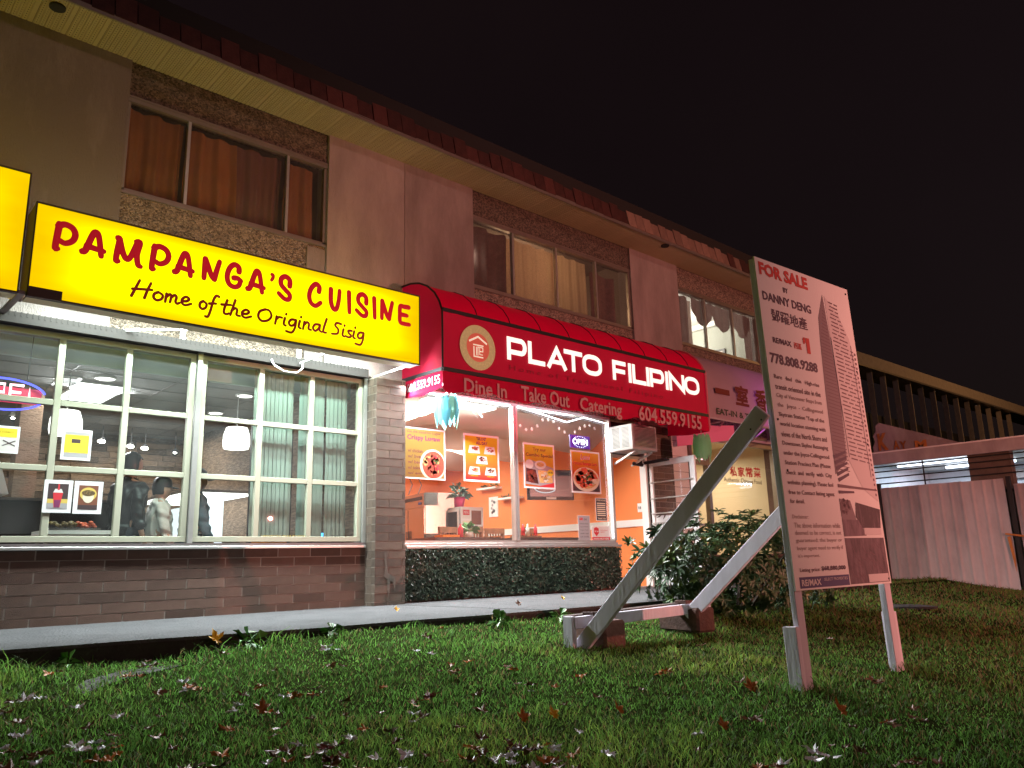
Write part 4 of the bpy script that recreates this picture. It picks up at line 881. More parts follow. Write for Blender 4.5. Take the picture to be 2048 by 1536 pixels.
# food counter with heated display
t = thing('display_counter', (4.9, 3.6, 0), 'bright glass food display counter behind the man in the grey jacket', 'counter')
m = MB(); m.box(4.35, 5.4, 3.2, 5.6, 0, .76); build('base', m, 'steel', t); m = MB(); m.box(4.4, 5.4, 3.25, 5.5, .80, .84); build('shelf', m, 'white_metal', t)
glowmat('case_glow', (.85, .93, 1), 1.5); m = MB(); m.box(4.9, 4.92, 3.3, 5.5, .84, 1.5); build('lit_back', m, 'case_glow', t)
m = MB(); m.box(4.36, 5.4, 3.22, 5.55, 1.60, 1.64); build('canopy', m, 'steel', t); m = MB(); m.box(4.4, 5.35, 3.3, 5.5, 1.575, 1.595); build('heat_lamp', m, 'panel_glow', t)
for x, y in ((4.38, 3.24), (5.36, 3.24), (4.38, 5.5)): m = MB(); m.cyl((x, y, .76), (x, y, 1.6), .02, 6); build('post', m, 'steel', t)
m = MB(); m.box(4.37, 4.375, 3.25, 5.5, .80, 1.57); build('glass_front', m, GL, t)
for k_, (x, y) in enumerate(((4.65, 3.5), (5.05, 3.5), (4.65, 4.1), (5.05, 4.1))):
    m = MB(); m.box(x-.15, x+.15, y-.2, y+.2, .84, .9); build('tray', m, 'steel', t)
    m = MB(); m.ball((x, y, .89), .15, 8, (1, 1.2, .3)); build('food', m, ['food_red', 'food_mix', 'food_meat', 'food_mix'][k_], t)
# menu board and dark column
t = thing('menu_board', (4.75, 1.6, .9), 'tall dark menu board with yellow and orange panels behind the blinds', 'menu board')
m = MB(); m.box(4.55, 5.15, 1.6, 1.64, .3, 2.45); build('board', m, 'black', t)
PM = FRONT(1.598); rect(PM, t, 4.58, 2.02, 5.12, 2.38, 'print_yellow', .001); rect(PM, t, 4.60, .75, 5.1, 1.2, 'print_orange', .001); ptext('PM 5:00', PM, t, 4.62, 2.2, 4.9, 2.3, 'print_dark'); ptext('menu', PM, t, 4.64, 1.5, 4.95, 1.62, 'print_pale')
t = thing('blue_lit_cooler', (5.1, .9, .6), 'small counter cooler with a cyan blue light at the bottom right of the left shop', 'cooler')
m = MB(); m.box(4.92, 5.3, .55, .95, .5, .90); build('body', m, 'black', t); m = MB(); m.box(4.95, 5.26, .53, .549, .83, .885); build('light', m, 'cyan_glow', t)
# tray of fruit on a table
t = thing('snack_table', (2.3, .9, 0), 'white topped table holding a tray of snacks below the framed pictures', 'table')
m = MB(); m.box(1.95, 2.65, .55, 1.0, .86, .90); build('table_top', m, 'white_paint', t)
for x, y in ((2.0, .6), (2.6, .6), (2.0, .95), (2.6, .95)): m = MB(); m.cyl((x, y, -.02), (x, y, .86), .02, 6); build('leg', m, 'steel', t)
t = thing('snack_tray', (2.25, .75, .9), 'silver tray heaped with small brown and pink snacks', 'tray')
m = MB(); m.box(2.02, 2.50, .6, .9, .902, .925); build('tray', m, 'steel', t)
for nm, mt, xa, xb in (('pastry', 'food_mix', 2.06, 2.30), ('sweet', 'food_red', 2.32, 2.46)):
    m = MB(); rr = random.Random(nm == 'sweet')
    for _ in range(28): m.ball((rr.uniform(xa, xb), rr.uniform(.63, .86), .94+rr.random()*.05), .022, 6, (1.2, 1, .8))
    build(nm, m, mt, t, True, kind='stuff')
t = thing('drinks_fridge', (1.55, 1.6, 0), 'blue and red drinks cooler with lit front at the bottom left', 'fridge')
m = MB(); m.box(1.3, 1.75, 1.6, 2.2, -.02, 1.2); build('cabinet', m, 'print_blue', t); m = MB(); m.box(1.33, 1.66, 1.585, 1.599, .4, 1.05); build('lit_front', m, 'lamp_glow_soft', t); m = MB(); m.box(1.33, 1.66, 1.57, 1.584, 1.06, 1.16); build('header', m, 'print_red', t)
t = thing('tan_column', (2.1, 3.0, 0), 'tan stone clad column behind the two framed pictures', 'column'); m = MB(); m.box(2.1, 2.35, 3.0, 3.3, -.02, 2.86); build('shaft', m, 'ledger_stone', t)
t = thing('white_hood', (1.9, 2.9, 1.35), 'large white kitchen hood at the left behind the glass', 'hood'); m = MB(); m.add([(1.0, 2.9, 1.45), (2.05, 2.9, 1.45), (2.05, 3.6, 1.45), (1.0, 3.6, 1.45), (1.3, 2.95, 2.2), (1.9, 2.95, 1.95), (1.9, 3.5, 1.95), (1.3, 3.5, 2.2)], [(0, 3, 2, 1), (4, 5, 6, 7), (0, 1, 5, 4), (1, 2, 6, 5), (2, 3, 7, 6), (3, 0, 4, 7)]); build('hood', m, 'white_paint', t)
m = MB(); m.box(1.1, 2.0, 2.93, 3.5, 1.05, 1.3); build('shelf', m, 'white_paint', t)
t = thing('dark_counter', (2.4, 3.2, 0), 'black service counter at the back of the left shop', 'counter'); m = MB(); m.box(1.8, 3.4, 2.2, 2.5, -.02, 1.32); build('front', m, 'black', t); m = MB(); m.box(1.78, 3.42, 2.17, 2.53, 1.32, 1.35); build('top', m, 'flashing', t)
# mirrored window lettering seen from outside
PG = FRONT(.058); WL = thing('window_lettering', (4.3, .05, .8), 'gold mirrored lettering at the foot of the right sash, before the blinds', 'lettering'); t = text('window_lettering', '@ JOYCE FAIR STATION', PG, 4.02, .80, 4.62, .835, 'print_gold', WL, mirror=True, d=.002); 
# ------------------------------------------------------------------ restaurant window posters
grad('grad_gold', (.42, .24, .05), (.55, .46, .10), 1.6, 2.2); grad('grad_fire', (.75, .03, .05), (.92, .72, .03), 1.6, 2.15); grad('grad_sun', (.75, .18, .03), (.88, .78, .06), 1.55, 2.15); grad('grad_sun2', (.80, .10, .03), (.92, .62, .05), 1.75, 2.15)
YP = .035
t, P, W, H = poster(5.92, 6.60, 1.565, 2.25, YP, 'grad_gold', 'gold Crispy Lugaw poster with a bowl of stew, leftmost in the restaurant window', .022)
ptext('Get the mood for Lugaw', P, t, .05, .60, .60, .645, 'print_purple'); ptext('Crispy Lugaw', P, t, .05, .50, .60, .585, 'print_purple', bold=.03)
for i, s_ in enumerate(('w/ chicken', 'w/ liver', 'w/ beef', 'w/ tokwa', 'w/ egg')): ptext(s_, P, t, .06, .35-i*.075, .30, .395-i*.075, 'print_brown', bold=.03)
poly_ = lambda pts, mat, d, t, P, nm='picture': build(nm, poly(MB(), P, pts, d, d+.0004), mat, t)
cl = lambda u, v, r: [(min(.655, max(.024, u+r*math.cos(i*math.pi/14))), min(.66, max(.024, v+r*.98*math.sin(i*math.pi/14)))) for i in range(28)]
poly_(cl(.47, .20, .215), 'print_cream', .0028, t, P); poly_(cl(.48, .20, .185), 'food_red', .0034, t, P); blobs(P, t, .46, .20, .15, .15, ['food_mix', 'print_red', 'food_red'], 14, 3, .0042); blobs(P, t, .52, .24, .05, .04, ['print_green'], 10, 4, .0055)
t, P, W, H = poster(6.92, 7.58, 1.575, 2.25, YP, 'grad_fire', 'yellow to red Silog all day poster with five plates, second from the left', .03)
ptext('"SILOG"', P, t, .24, .59, .42, .635, 'print_purple', bold=.04); ptext('ALL DAY', P, t, .23, .53, .44, .575, 'print_purple', bold=.04)
for i, (u, v) in enumerate(((.08, .40), (.37, .40), (.22, .255), (.08, .10), (.38, .10))):
    poly_([(u, v), (u+.22, v), (u+.20, v+.11), (u+.03, v+.11)], 'print_pale', .0034, t, P, 'plate'); blobs(P, t, u+.12, v+.065, .075, .038, ['food_mix', 'food_meat', 'food_red'], 7, i+10, .0042); ptext('with egg', P, t, u+.04, v-.025, u+.18, v-.008, 'print_yellow', bold=.04)
t, P, W, H = poster(8.06, 8.72, 1.53, 2.21, YP, 'grad_sun', 'yellow Try our Combo Special poster with a divided meal tray, right of the mullion', .028)
ptext('Try our', P, t, .2, .555, .48, .615, 'print_brown', bold=.02); ptext('Combo Special', P, t, .05, .465, .62, .53, 'print_brown', bold=.02)
poly_([(.035, .06), (.625, .03), (.63, .32), (.18, .42), (.035, .36)], 'print_grey', .003, t, P); poly_([(.04, .10), (.30, .07), (.25, .28), (.05, .30)], 'food_meat', .0036, t, P); poly_([(.33, .09), (.61, .10), (.58, .27), (.29, .28)], 'food_mix', .0036, t, P)
blobs(P, t, .17, .18, .11, .09, ['food_meat', 'food_red'], 14, 21, .0042); blobs(P, t, .46, .18, .12, .08, ['print_green', 'food_red', 'food_mix', 'print_cream'], 9, 22, .0042)
ell(P, t, .12, .36, .085, .07, 'print_pale', .0036); ell(P, t, .35, .36, .12, .065, 'print_pale', .0037); ell(P, t, .35, .365, .08, .035, 'food_mix', .0042); ell(P, t, .56, .25, .065, .05, 'print_yellow', .006); ptext('$9.95', P, t, .51, .235, .61, .265, 'print_dark', d=.0068, bold=.03)
poly_([(.03, .03), (.63, .03), (.63, .10), (.3, .035)], 'print_red', .0044, t, P)
t, P, W, H = poster(9.08, 9.77, 1.50, 2.175, YP, 'grad_sun2', 'orange Lomi poster with a large bowl of noodles, rightmost under the open sign', .028)
ptext('Lomi', P, t, .22, .53, .46, .62, 'print_red', bold=.06, shear=.3); ptext('Lomi', P, t, .225, .535, .455, .615, 'print_pale', d=.0036, bold=.0, shear=.3); ptext('Espesyal Batangas Lomi', P, t, .06, .43, .62, .50, 'print_red', bold=.02)
cl2 = lambda u, v, r, k=1: [(min(.66, max(.03, u+r*math.cos(i*math.pi/16))), min(.64, max(.03, v+k*r*math.sin(i*math.pi/16)))) for i in range(32)]
poly_([(.03, .03), (.66, .03), (.66, .22), (.03, .22)], 'print_dark', .0028, t, P); poly_(cl2(.345, .22, .31, .62), 'print_cream', .0033, t, P); poly_(cl2(.345, .235, .27, .60), 'food_mix', .0038, t, P)
blobs(P, t, .345, .235, .25, .15, ['food_mix', 'print_cream', 'food_red'], 22, 31, .0043); blobs(P, t, .37, .26, .09, .06, ['print_green'], 14, 32, .0056)
t = thing('led_open_sign', (9.34, .06, 2.22), 'small blue and white LED open sign above the Lomi poster', 'open sign'); P = Pl((9.10, .055, 2.215), (1, 0, 0), (0, 0, 1))
M('open_board', (.03, .02, .15), .4, emis=.5, ecol=(.16, .03, .5)); m = MB(); card(m, P, 0, 0, .47, .205, 0, .01); build('board', m, 'open_board', t)
m = MB()
for i in range(26): a = 2*math.pi*i/26; disc(m, P, .235+.175*math.cos(a), .102+.085*math.sin(a), .0045, .012, .014, 6)
build('bulb', m, 'tube_led', t, kind='stuff'); glowmat('open_white', (1, .92, 1), 2.5); glowmat('open_glow', (.20, .02, .5), .5); m = MB(); card(m, P, .05, .045, .42, .16, .0102, .0112); build('glow_plate', m, 'open_glow', t)
text('lettering', 'OPEN', P, .06, .055, .41, .15, 'open_white', t, d=.015, bold=.03)
t, P, W, H = poster(9.62, 9.88, 1.075, 1.435, YP, 'print_dark', 'narrow dark store hours card with pale bars near the right end of the window', .008, 'hours_card', 'card')
ptext('STORE HOURS', P, t, .02, .31, .24, .34, 'print_cream', bold=.03); ptext('THANK YOU', P, t, .03, .02, .23, .05, 'print_cream', bold=.03)
for i in range(7): rect(P, t, .03, .075+i*.032, .23, .093+i*.032, 'print_cream', name='hours_bar')
t, P, W, H = poster(9.19, 9.46, .765, 1.15, YP, 'print_grey', 'grey paper price list with red figure 68 at the foot of the window', .004, 'price_list', 'paper sheet')
ptext('68', P, t, .03, .31, .11, .355, 'print_red', bold=.04); ptext('.00', P, t, .12, .31, .20, .34, 'print_dark')
for i, s_ in enumerate(('LOCAL CALLS', '1 kg to Manila', '3 kg to Cebu', 'with tax', 'ask inside')): ptext(s_, P, t, .04, .25-i*.05, .23, .27-i*.05, 'print_dark')
t, P, W, H = poster(9.50, 9.93, .765, .99, YP, 'print_pale', 'white LBC shield card with red available here strip at the lower right corner', .006, 'agent_card', 'card')
rect(P, t, .0, .0, W, .055, 'print_red', .0026); ptext('AVAILABLE HERE', P, t, .03, .014, .40, .042, 'print_pale', d=.0036, bold=.03)
poly_([(.05, .19), (.10, .21), (.16, .19), (.165, .12), (.105, .065), (.045, .12)], 'print_red', .003, t, P, 'shield'); poly_([(.06, .155), (.15, .155), (.15, .125), (.06, .125)], 'print_pale', .0036, t, P); ptext('LBC', P, t, .062, .118, .148, .16, 'print_red', d=.0044, bold=.05); ptext('Authorized', P, t, .20, .15, .37, .17, 'print_red'); ptext('agent', P, t, .20, .12, .30, .14, 'print_red')
# ------------------------------------------------------------------ restaurant room
t = thing('ceiling_drape', (8.2, 2.5, 2.6), 'pale pink cloth swags hanging under the restaurant ceiling', 'drape')
cloth('drape_pink', (.80, .62, .55), .4)
for q_, (y0, y1) in enumerate(((.7, 2.2), (2.2, 3.9), (3.9, 5.7))):
    m = MB(); n = 24
    for i in range(n+1):
        x = 5.6+5.35*i/n
        for j in range(11): s_ = j/10; m.v.append((x, y0+(y1-y0)*s_, 2.84-.42*math.sin(math.pi*s_)*(.75+.25*math.cos(x*1.2)) + .02*math.sin(x*7+s_*9)))
    m.f = [(i*11+j, (i+1)*11+j, (i+1)*11+j+1, i*11+j+1) for i in range(n) for j in range(10)]
    build('swag', m, 'drape_pink', t, True)
t = thing('ceiling_light_panel', (7.2, .9, 2.75), 'glaring long white light fitting just inside the restaurant window', 'light panel'); m = MB(); m.box(6.7, 8.0, .55, .95, 2.78, 2.82); build('diffuser', m, 'panel_glow', t); m = MB(); m.box(6.67, 8.03, .52, .98, 2.822, 2.85); build('tray', m, 'white_metal', t)
def rbox(mb, o, d, L, w, z0, z1):
    d = Vector((d[0], d[1], 0)).normalized(); n = Vector((d.y, -d.x, 0)); o = Vector((o[0], o[1], 0)); c = [o, o+d*L, o+d*L+n*w, o+n*w]
    mb.add([(p.x, p.y, z) for z in (z0, z1) for p in c], [(3, 2, 1, 0), (4, 5, 6, 7), (0, 1, 5, 4), (1, 2, 6, 5), (2, 3, 7, 6), (3, 0, 4, 7)]); return mb
t = thing('steel_fridge', (8.0, 3.2, 0), 'large stainless steel two door kitchen fridge at the left of the restaurant', 'fridge'); o_, d_ = (8.15, 2.6), (.20, .98)
build('body', rbox(MB(), o_, d_, 1.4, .55, 0, 1.68), 'steel', t); n_ = Vector((-.98, .20, 0))
for a in (0.02, .71): q = Vector((*o_, 0))+Vector((*d_, 0))*a+n_*.02; build('door', rbox(MB(), (q.x, q.y), d_, .66, .018, .12, 1.42), 'steel', t)
q = Vector((*o_, 0))+Vector((*d_, 0))*.02+n_*.02; build('top_panel', rbox(MB(), (q.x, q.y), d_, 1.36, .018, 1.44, 1.67), 'steel', t)
q = Vector((*o_, 0))+Vector((*d_, 0))*.1+n_*.024; build('vent_strip', rbox(MB(), (q.x, q.y), d_, 1.2, .003, 1.56, 1.62), 'black', t)
for a in (.60, .80): q = Vector((*o_, 0))+Vector((*d_, 0))*a+n_*.05; build('handle', rbox(MB(), (q.x, q.y), d_, .02, .02, .75, 1.05), 'black', t)
q = Vector((*o_, 0))+Vector((*d_, 0))*.12+n_*.028; build('badge', rbox(MB(), (q.x, q.y), d_, .12, .003, 1.48, 1.52), 'print_blue', t)
t = thing('wire_rack', (8.2, 3.2, 1.68), 'dark wire stand on top of the steel fridge', 'stand'); m = MB()
for a in (-.15, .05): m.tube([(8.3+a, 3.1, 1.68), (8.38+a, 3.1, 1.86), (8.3+a, 3.1, 2.0)], .01, 5)
m.tube([(8.12, 3.1, 1.98), (8.38, 3.1, 1.98)], .01, 5); build('frame', m, 'old_wood', t)
t = thing('white_cooler', (8.8, 2.2, 0), 'white drinks cooler with leaflets pasted on its side', 'cooler'); m = MB(); m.box(8.60, 9.10, 2.2, 2.85, 0, 1.42); build('body', m, 'white_metal', t)
m = MB(); m.box(8.58, 8.599, 2.24, 2.81, .15, 1.36); build('glass_door', m, 'black', t); m = MB(); m.box(8.565, 8.579, 2.22, 2.26, .15, 1.38).box(8.565, 8.579, 2.79, 2.83, .15, 1.38).box(8.565, 8.579, 2.26, 2.79, 1.34, 1.38); build('door_frame', m, 'white_metal', t)
PC = FRONT(2.195); 
for u0, v0, u1, v1, mt in ((8.63, 1.22, 8.80, 1.38, 'print_pale'), (8.645, 1.28, 8.785, 1.37, 'print_red'), (8.83, 1.12, 9.05, 1.36, 'print_brown'), (8.63, .85, 8.82, 1.18, 'print_cream'), (8.64, .86, 8.81, .93, 'print_red'), (8.64, 1.10, 8.81, 1.14, 'print_brown'), (8.85, .82, 9.06, 1.09, 'print_pale'), (8.87, 1.00, 8.97, 1.10, 'print_blue'), (8.74, .94, 8.80, 1.08, 'print_red')): rect(PC, t, u0, v0, u1, v1, mt, .001 if mt in ('print_pale', 'print_cream', 'print_brown') else .003, 'leaflet')
text('lettering', 'MENU', PC, 8.66, 1.30, 8.77, 1.35, 'print_pale', t, d=.006)
M('leaf_green', (.09, .22, .045), .5, var=.4, vscale=10); M('leaf_blue', (.08, .17, .09), .5, var=.4, vscale=10); M('foil_pink', (.75, .05, .22), .35)
def leafball(mb, c, r, n, l, seed, droop=.3, updir=.4):
    rr = random.Random(seed)
    for _ in range(n):
        a = rr.random()*6.283; e = rr.uniform(-.2, 1.2); d = Vector((math.cos(a)*math.cos(e), math.sin(a)*math.cos(e), math.sin(e)*(1 if rr.random() > .15 else -.3)))
        b = Vector(c)+d*r*rr.uniform(.2, .8); ll = l*rr.uniform(.6, 1.2); s = d.cross(Vector((rr.uniform(-1, 1), rr.uniform(-1, 1), 1))).normalized()*ll*.28
        tip = b+d*ll+Vector((0, 0, -droop*ll)); mid = b+d*ll*.5; mb.add([b, mid+s, tip, mid-s], [(0, 1, 2, 3)])
def potted(name, x, y, z, pot, potm, leafm, r, label, n=60, l=.10):
    t = thing(name, (x, y, z), label, 'plant'); m = MB(); m.lathe((x, y, z), [(pot*.7, 0), (pot, pot*1.5), (pot*.9, pot*1.5)], 12); build('pot', m, potm, t, True)
    m = MB(); leafball(m, (x, y, z+pot*1.9), r, n, l, int(x*100)); build('foliage', m, leafm, t, kind='stuff')
potted('potted_plant', 8.80, 2.5, 1.43, .12, 'foil_pink', 'leaf_blue', .16, 'leafy plant in crumpled pink foil on top of the white cooler', 90, .15)
potted('potted_plant', 7.55, .7, .83, .06, 'white_paint', 'leaf_green', .06, 'small spiky green plant in a white pot on the front left table', 40, .14)
potted('potted_plant', 8.72, .75, .85, .05, 'white_paint', 'leaf_green', .06, 'round green topiary on the table under the Combo Special poster', 70, .05)
def shelf(ya, yb, z, label, seed):
    t = thing('wall_shelf', (10.85, (ya+yb)/2, z), label, 'shelf'); m = MB(); m.box(10.80, 10.985, ya, yb, z, z+.04); build('board', m, 'white_paint', t)
    p_ = thing('shelf_plant', (10.87, (ya+yb)/2, z+.04), label.replace('white wall shelf', 'row of dark little plants on the shelf'), 'plant'); m = MB()
    for k_ in range(5): leafball(m, (10.88, ya+.1+(yb-ya-.2)*k_/4, z+.05), .04, 14, .07, seed+k_)
    build('foliage', m, 'leaf_blue', p_, kind='stuff')
def X1(px, py): return atx(px, py, 10.97)
a, b_ = X1(965, 978), X1(1003, 972); shelf(b_.y, a.y, a.z-.04, 'white wall shelf under the Silog poster', 3)
a, b_ = X1(1006, 997), X1(1047, 992); shelf(b_.y, a.y, a.z-.04, 'white wall shelf crossing behind the mullion', 9)
PR = Pl((10.985, 0, 0), (0, -1, 0), (0, 0, 1))
t = thing('wall_art', (10.97, 4, 1.4), 'narrow white print of small grey drawings on the orange wall', 'picture'); a, b_ = atx(979, 995, 10.985), atx(997, 1033, 10.985); m = MB(); card(m, PR, -a.y, b_.z, -b_.y, a.z, 0, .02); build('board', m, 'paper', t)
m = MB(); rr = random.Random(4); [disc(m, PR, rr.uniform(-a.y+.08, -b_.y-.08), rr.uniform(b_.z+.06, a.z-.06), .03, .021, .023, 8) for _ in range(12)]; build('drawing', m, 'print_grey', t, kind='stuff')
# television on a wall arm, tilted
t = thing('television', (10.6, 2.4, 1.9), 'flat black television on a wall arm partly behind the Combo Special poster', 'television')
c0 = aty(1092, 968, 1.9); PT = Pl((c0.x-.42, 1.95, c0.z-.30), (.93, -.36, 0), (0, 0, 1)); m = MB(); card(m, PT, 0, 0, .92, .55, -.05, 0); build('case', m, 'black', t); M('tv_screen', (.05, .05, .06), .25, emis=.02, ecol=(.7, .75, .9)); m = MB(); card(m, PT, .03, .06, .89, .52, .001, .003); build('screen', m, 'tv_screen', t)
m = MB(); e2 = arc(.35, .22, .22, .09, 20, 330, 16); ribbon(m, PT, e2, .008, d0=.004, d1=.005); ribbon(m, PT, [(.2, .2), (.35, .27), (.5, .2)], .012, d0=.004, d1=.0055); glowmat('tv_white', (.8, .9, 1), .9); build('screen_picture', m, 'tv_white', t, kind='stuff')
m = MB(); card(m, PT, .36, .012, .56, .05, .001, .004); build('label_strip', m, 'paper', t); m = MB(); m.bar(PT(.7, .3, -.05), (10.985, 2.2, c0.z), .04, .04); build('arm', m, 'black', t)
# tables and chairs
def table(x, y, w_, d_, label):
    t = thing('dining_table', (x, y, 0), label, 'table', 'restaurant dining tables'); m = MB(); m.box(x-w_/2, x+w_/2, y-d_/2, y+d_/2, .79, .83); build('table_top', m, 'old_wood', t)
    for sx in (-1, 1):
        for sy in (-1, 1): m = MB(); m.box(x+sx*(w_/2-.06)-.025, x+sx*(w_/2-.06)+.025, y+sy*(d_/2-.06)-.025, y+sy*(d_/2-.06)+.025, 0, .79); build('leg', m, 'wood', t)
table(7.3, .75, 1.2, .7, 'dark wooden table with sauces just inside the left of the restaurant window'); table(9.0, .8, 1.4, .7, 'dark wooden table just inside the right of the restaurant window'); table(9.6, 2.9, 1.2, .8, 'dark wooden table by the orange side wall')
def chair(x, y, a, label):
    t = thing('dining_chair', (x, y, 0), label, 'chair', 'wooden dining chairs'); c, s = math.cos(a), math.sin(a); T = Matrix(((c, -s, 0, x), (s, c, 0, y), (0, 0, 1, 0), (0, 0, 0, 1)))
    def bx(nm, *v): m = MB(); m.box(*v, T=T); build(nm, m, 'wood', t)
    bx('seat', -.21, .21, -.2, .2, .44, .48)
    for lx in (-.19, .19):
        bx('leg', lx-.018, lx+.018, -.19, -.155, 0, .44); bx('leg', lx-.018, lx+.018, .165, .20, 0, .94)
    bx('top_rail', -.21, .21, .16, .20, .94, 1.03); bx('mid_rail', -.17, .17, .17, .195, .58, .62)
    for k_ in range(6): bx('slat', -.15+k_*.06-.011, -.15+k_*.06+.011, .175, .19, .62, .94)
chair(7.75, 1.25, .2, 'wooden slat back chair behind the left table, nearest the cooler'); chair(8.45, 1.55, -.1, 'wooden slat back chair left of the mullion, behind another'); chair(8.05, 1.0, .15, 'wooden slat back chair just left of the mullion'); chair(8.9, 1.5, .0, 'wooden slat back chair behind the topiary'); chair(9.55, 1.35, .1, 'wooden slat back chair behind the grey price list')
t = thing('sauce_caddy', (8.72, .7, .83), 'wooden caddy with red sauce bottle and napkins on the right table', 'caddy'); m = MB(); m.box(8.5, 8.95, .6, .85, .832, .865); build('tray', m, 'wood', t)
for dx, mt in ((-.12, 'print_red'), (-.02, 'print_pale'), (.15, 'print_red')): m = MB(); m.lathe((8.72+dx, .66, .865), [(.03, 0), (.03, .11), (.012, .15), (.012, .18)], 10); build('bottle', m, mt, t, True)
t = thing('condiment_tray', (7.2, .6, .83), 'orange snack tray with red bottle on the left table', 'tray'); m = MB(); m.box(6.95, 7.25, .55, .75, .832, .87); build('tray', m, 'print_orange', t); m = MB(); m.lathe((7.32, .62, .832), [(.04, 0), (.04, .13), (.014, .17), (.014, .2)], 10); build('bottle', m, 'print_red', t, True)
t = thing('wall_socket', (10.94, .2, 1.4), 'white double socket on the orange wall inside the doorway', 'socket'); a = atx(1250, 1022, 10.95); m = MB(); m.box(10.945, 10.954, .15, .25, 1.25, 1.40); build('plate', m, 'white_paint', t); m = MB(); m.box(10.942, 10.9445, .175, .19, 1.30, 1.345).box(10.942, 10.9445, .21, .225, 1.30, 1.345); build('slot', m, 'black', t, kind='stuff')
t = thing('snow_garland', (9.0, .1, 2.5), 'string of small white paper snowflakes across the top of the restaurant window', 'garland'); rr = random.Random(6); PGd = FRONT(.09)
for k_ in range(16):
    x = 7.95+k_*.12; z = 2.52-.10*math.sin(k_*.8)+rr.uniform(-.03, .03); m = MB()
    for a in (0, 60, 120): ribbon(m, PGd, [(x-.028*math.cos(R(a)), z-.028*math.sin(R(a))), (x+.028*math.cos(R(a)), z+.028*math.sin(R(a)))], .006, d0=.001*a/60, d1=.001*a/60+.0008)
    build('snowflake', m, 'paper', t)
# ------------------------------------------------------------------ air conditioner
t = thing('air_conditioner', (10.3, -.2, 2.18), 'white window air conditioner jutting out above the restaurant doorway', 'air conditioner')
x0, x1, y0, y1, z0, z1 = 10.00, 10.64, -.50, .05, 2.19, 2.61
M('ac_white', (.36, .36, .35), .5, var=.05); m = MB(); m.box(x0, x1, y0+.012, y1, z0, z1); build('case', m, 'ac_white', t, bevel=.008)
m = MB(); m.box(x0+.05, x1-.05, y0+.008, y0+.0115, z0+.05, z1-.04); build('coil', m, 'black', t)
gm = MB()
for i in range(15): z = z0+.06+i*(z1-z0-.12)/14; gm.box(x0+.045, x1-.045, y0, y0+.007, z-.0045, z+.0045)
for i in range(19): x = x0+.05+i*(x1-x0-.1)/18; gm.box(x-.003, x+.003, y0+.001, y0+.0075, z0+.05, z1-.05)
build('grille', gm, 'alu', t, kind='stuff')
for c in (0, 1):
    m = MB()
    for i in range(16): z = z0+.05+i*.021; m.box(x0-.004, x0-.001, -.42+c*.2, -.27+c*.2, z, z+.009)
    build('louvre', m, 'black', t, kind='stuff')
for bx_ in (x0+.1, x1-.1): m = MB(); m.bar((bx_, .0, 2.0), (bx_, -.45, 2.175), .03, .03); build('bracket', m, 'alu', t)
# open door, standing out at right angles
t = thing('open_shop_door', (10.9, -.05, 0), 'white framed glass door standing open with horizontal bars and bamboo decals', 'door')
X0, X1_ = 10.93, 10.975; ya, yb = -.06, -.99
def dbx(nm, mt, *v): m = MB(); m.box(*v); return build(nm, m, mt, t)
m = MB(); m.box(X0, X1_, yb, yb+.10, .03, 2.1).box(X0, X1_, ya-.06, ya, .03, 2.1).box(X0, X1_, yb+.10, ya-.06, 2.0, 2.1).box(X0, X1_, yb+.10, ya-.06, .03, .32).box(X0, X1_, yb+.10, ya-.06, .92, 1.0); build('frame', m, 'white_metal', t, bevel=.003)
dbx('pane', GL, X0+.02, X0+.026, yb+.10, ya-.06, .32, .92); dbx('pane', GL, X0+.02, X0+.026, yb+.10, ya-.06, 1.0, 2.0)
for z in (1.72, 1.45, 1.2, 1.04, .8): m = MB(); m.cyl((X0-.03, yb+.04, z), (X0-.03, ya-.02, z+.0), .012, 8); build('bar', m, 'alu', t)
PD = Pl((X0+.018, 0, 0), (0, -1, 0), (0, 0, 1))
for i, (u, v, a) in enumerate(((.25, 1.17, 200), (.34, 1.19, 235), (.45, 1.19, 262), (.52, 1.20, 290), (.62, 1.19, 318), (.72, 1.18, 340), (.4, 1.13, 250))):
    d = (math.cos(R(a))*.12, math.sin(R(a))*.12); nn = (-d[1]*.12, d[0]*.12); m = MB(); poly(m, PD, [(u, v), (u+d[0]*.4+nn[0], v+d[1]*.4+nn[1]), (u+d[0], v+d[1]), (u+d[0]*.4-nn[0], v+d[1]*.4-nn[1])][::-1], 0, .001); build('bamboo_leaf', m, 'old_wood', t)
M('frosted', (.7, .68, .66), .8); m = MB(); card(m, PD, .13, 1.0, .88, 1.17, -.001, -.0005); build('frosted_band', m, 'frosted', t)
text('lettering', 'PUSH', PD, .55, .62, .75, .68, 'white_flat', t); m = MB(); m.cyl((X0-.02, yb+.05, 1.08), (X0-.05, yb+.05, 1.08), .03, 12); build('lock', m, 'alu', t)
m = MB(); m.bar((10.85, -.02, 2.06), (X0-.01, -.5, 2.09), .04, .05); build('door_closer', m, 'black', t)
t = thing('security_camera', (10.75, -.05, 2.0), 'small black camera under the lintel of the restaurant doorway', 'camera'); m = MB(); m.cyl((10.5, -.08, 2.03), (10.75, -.06, 2.02), .03, 10); build('body', m, 'black', t); m = MB(); m.box(10.7, 10.74, -.08, -.02, 2.03, 2.115); build('mount', m, 'black', t)
t = thing('door_mat', (10.6, -1.0, .0), 'thin dark mat on the pavement before the doorway', 'mat'); m = MB(); m.box(10.1, 11.0, -1.75, -1.05, .002, .014); build('mat', m, 'kerb', t)
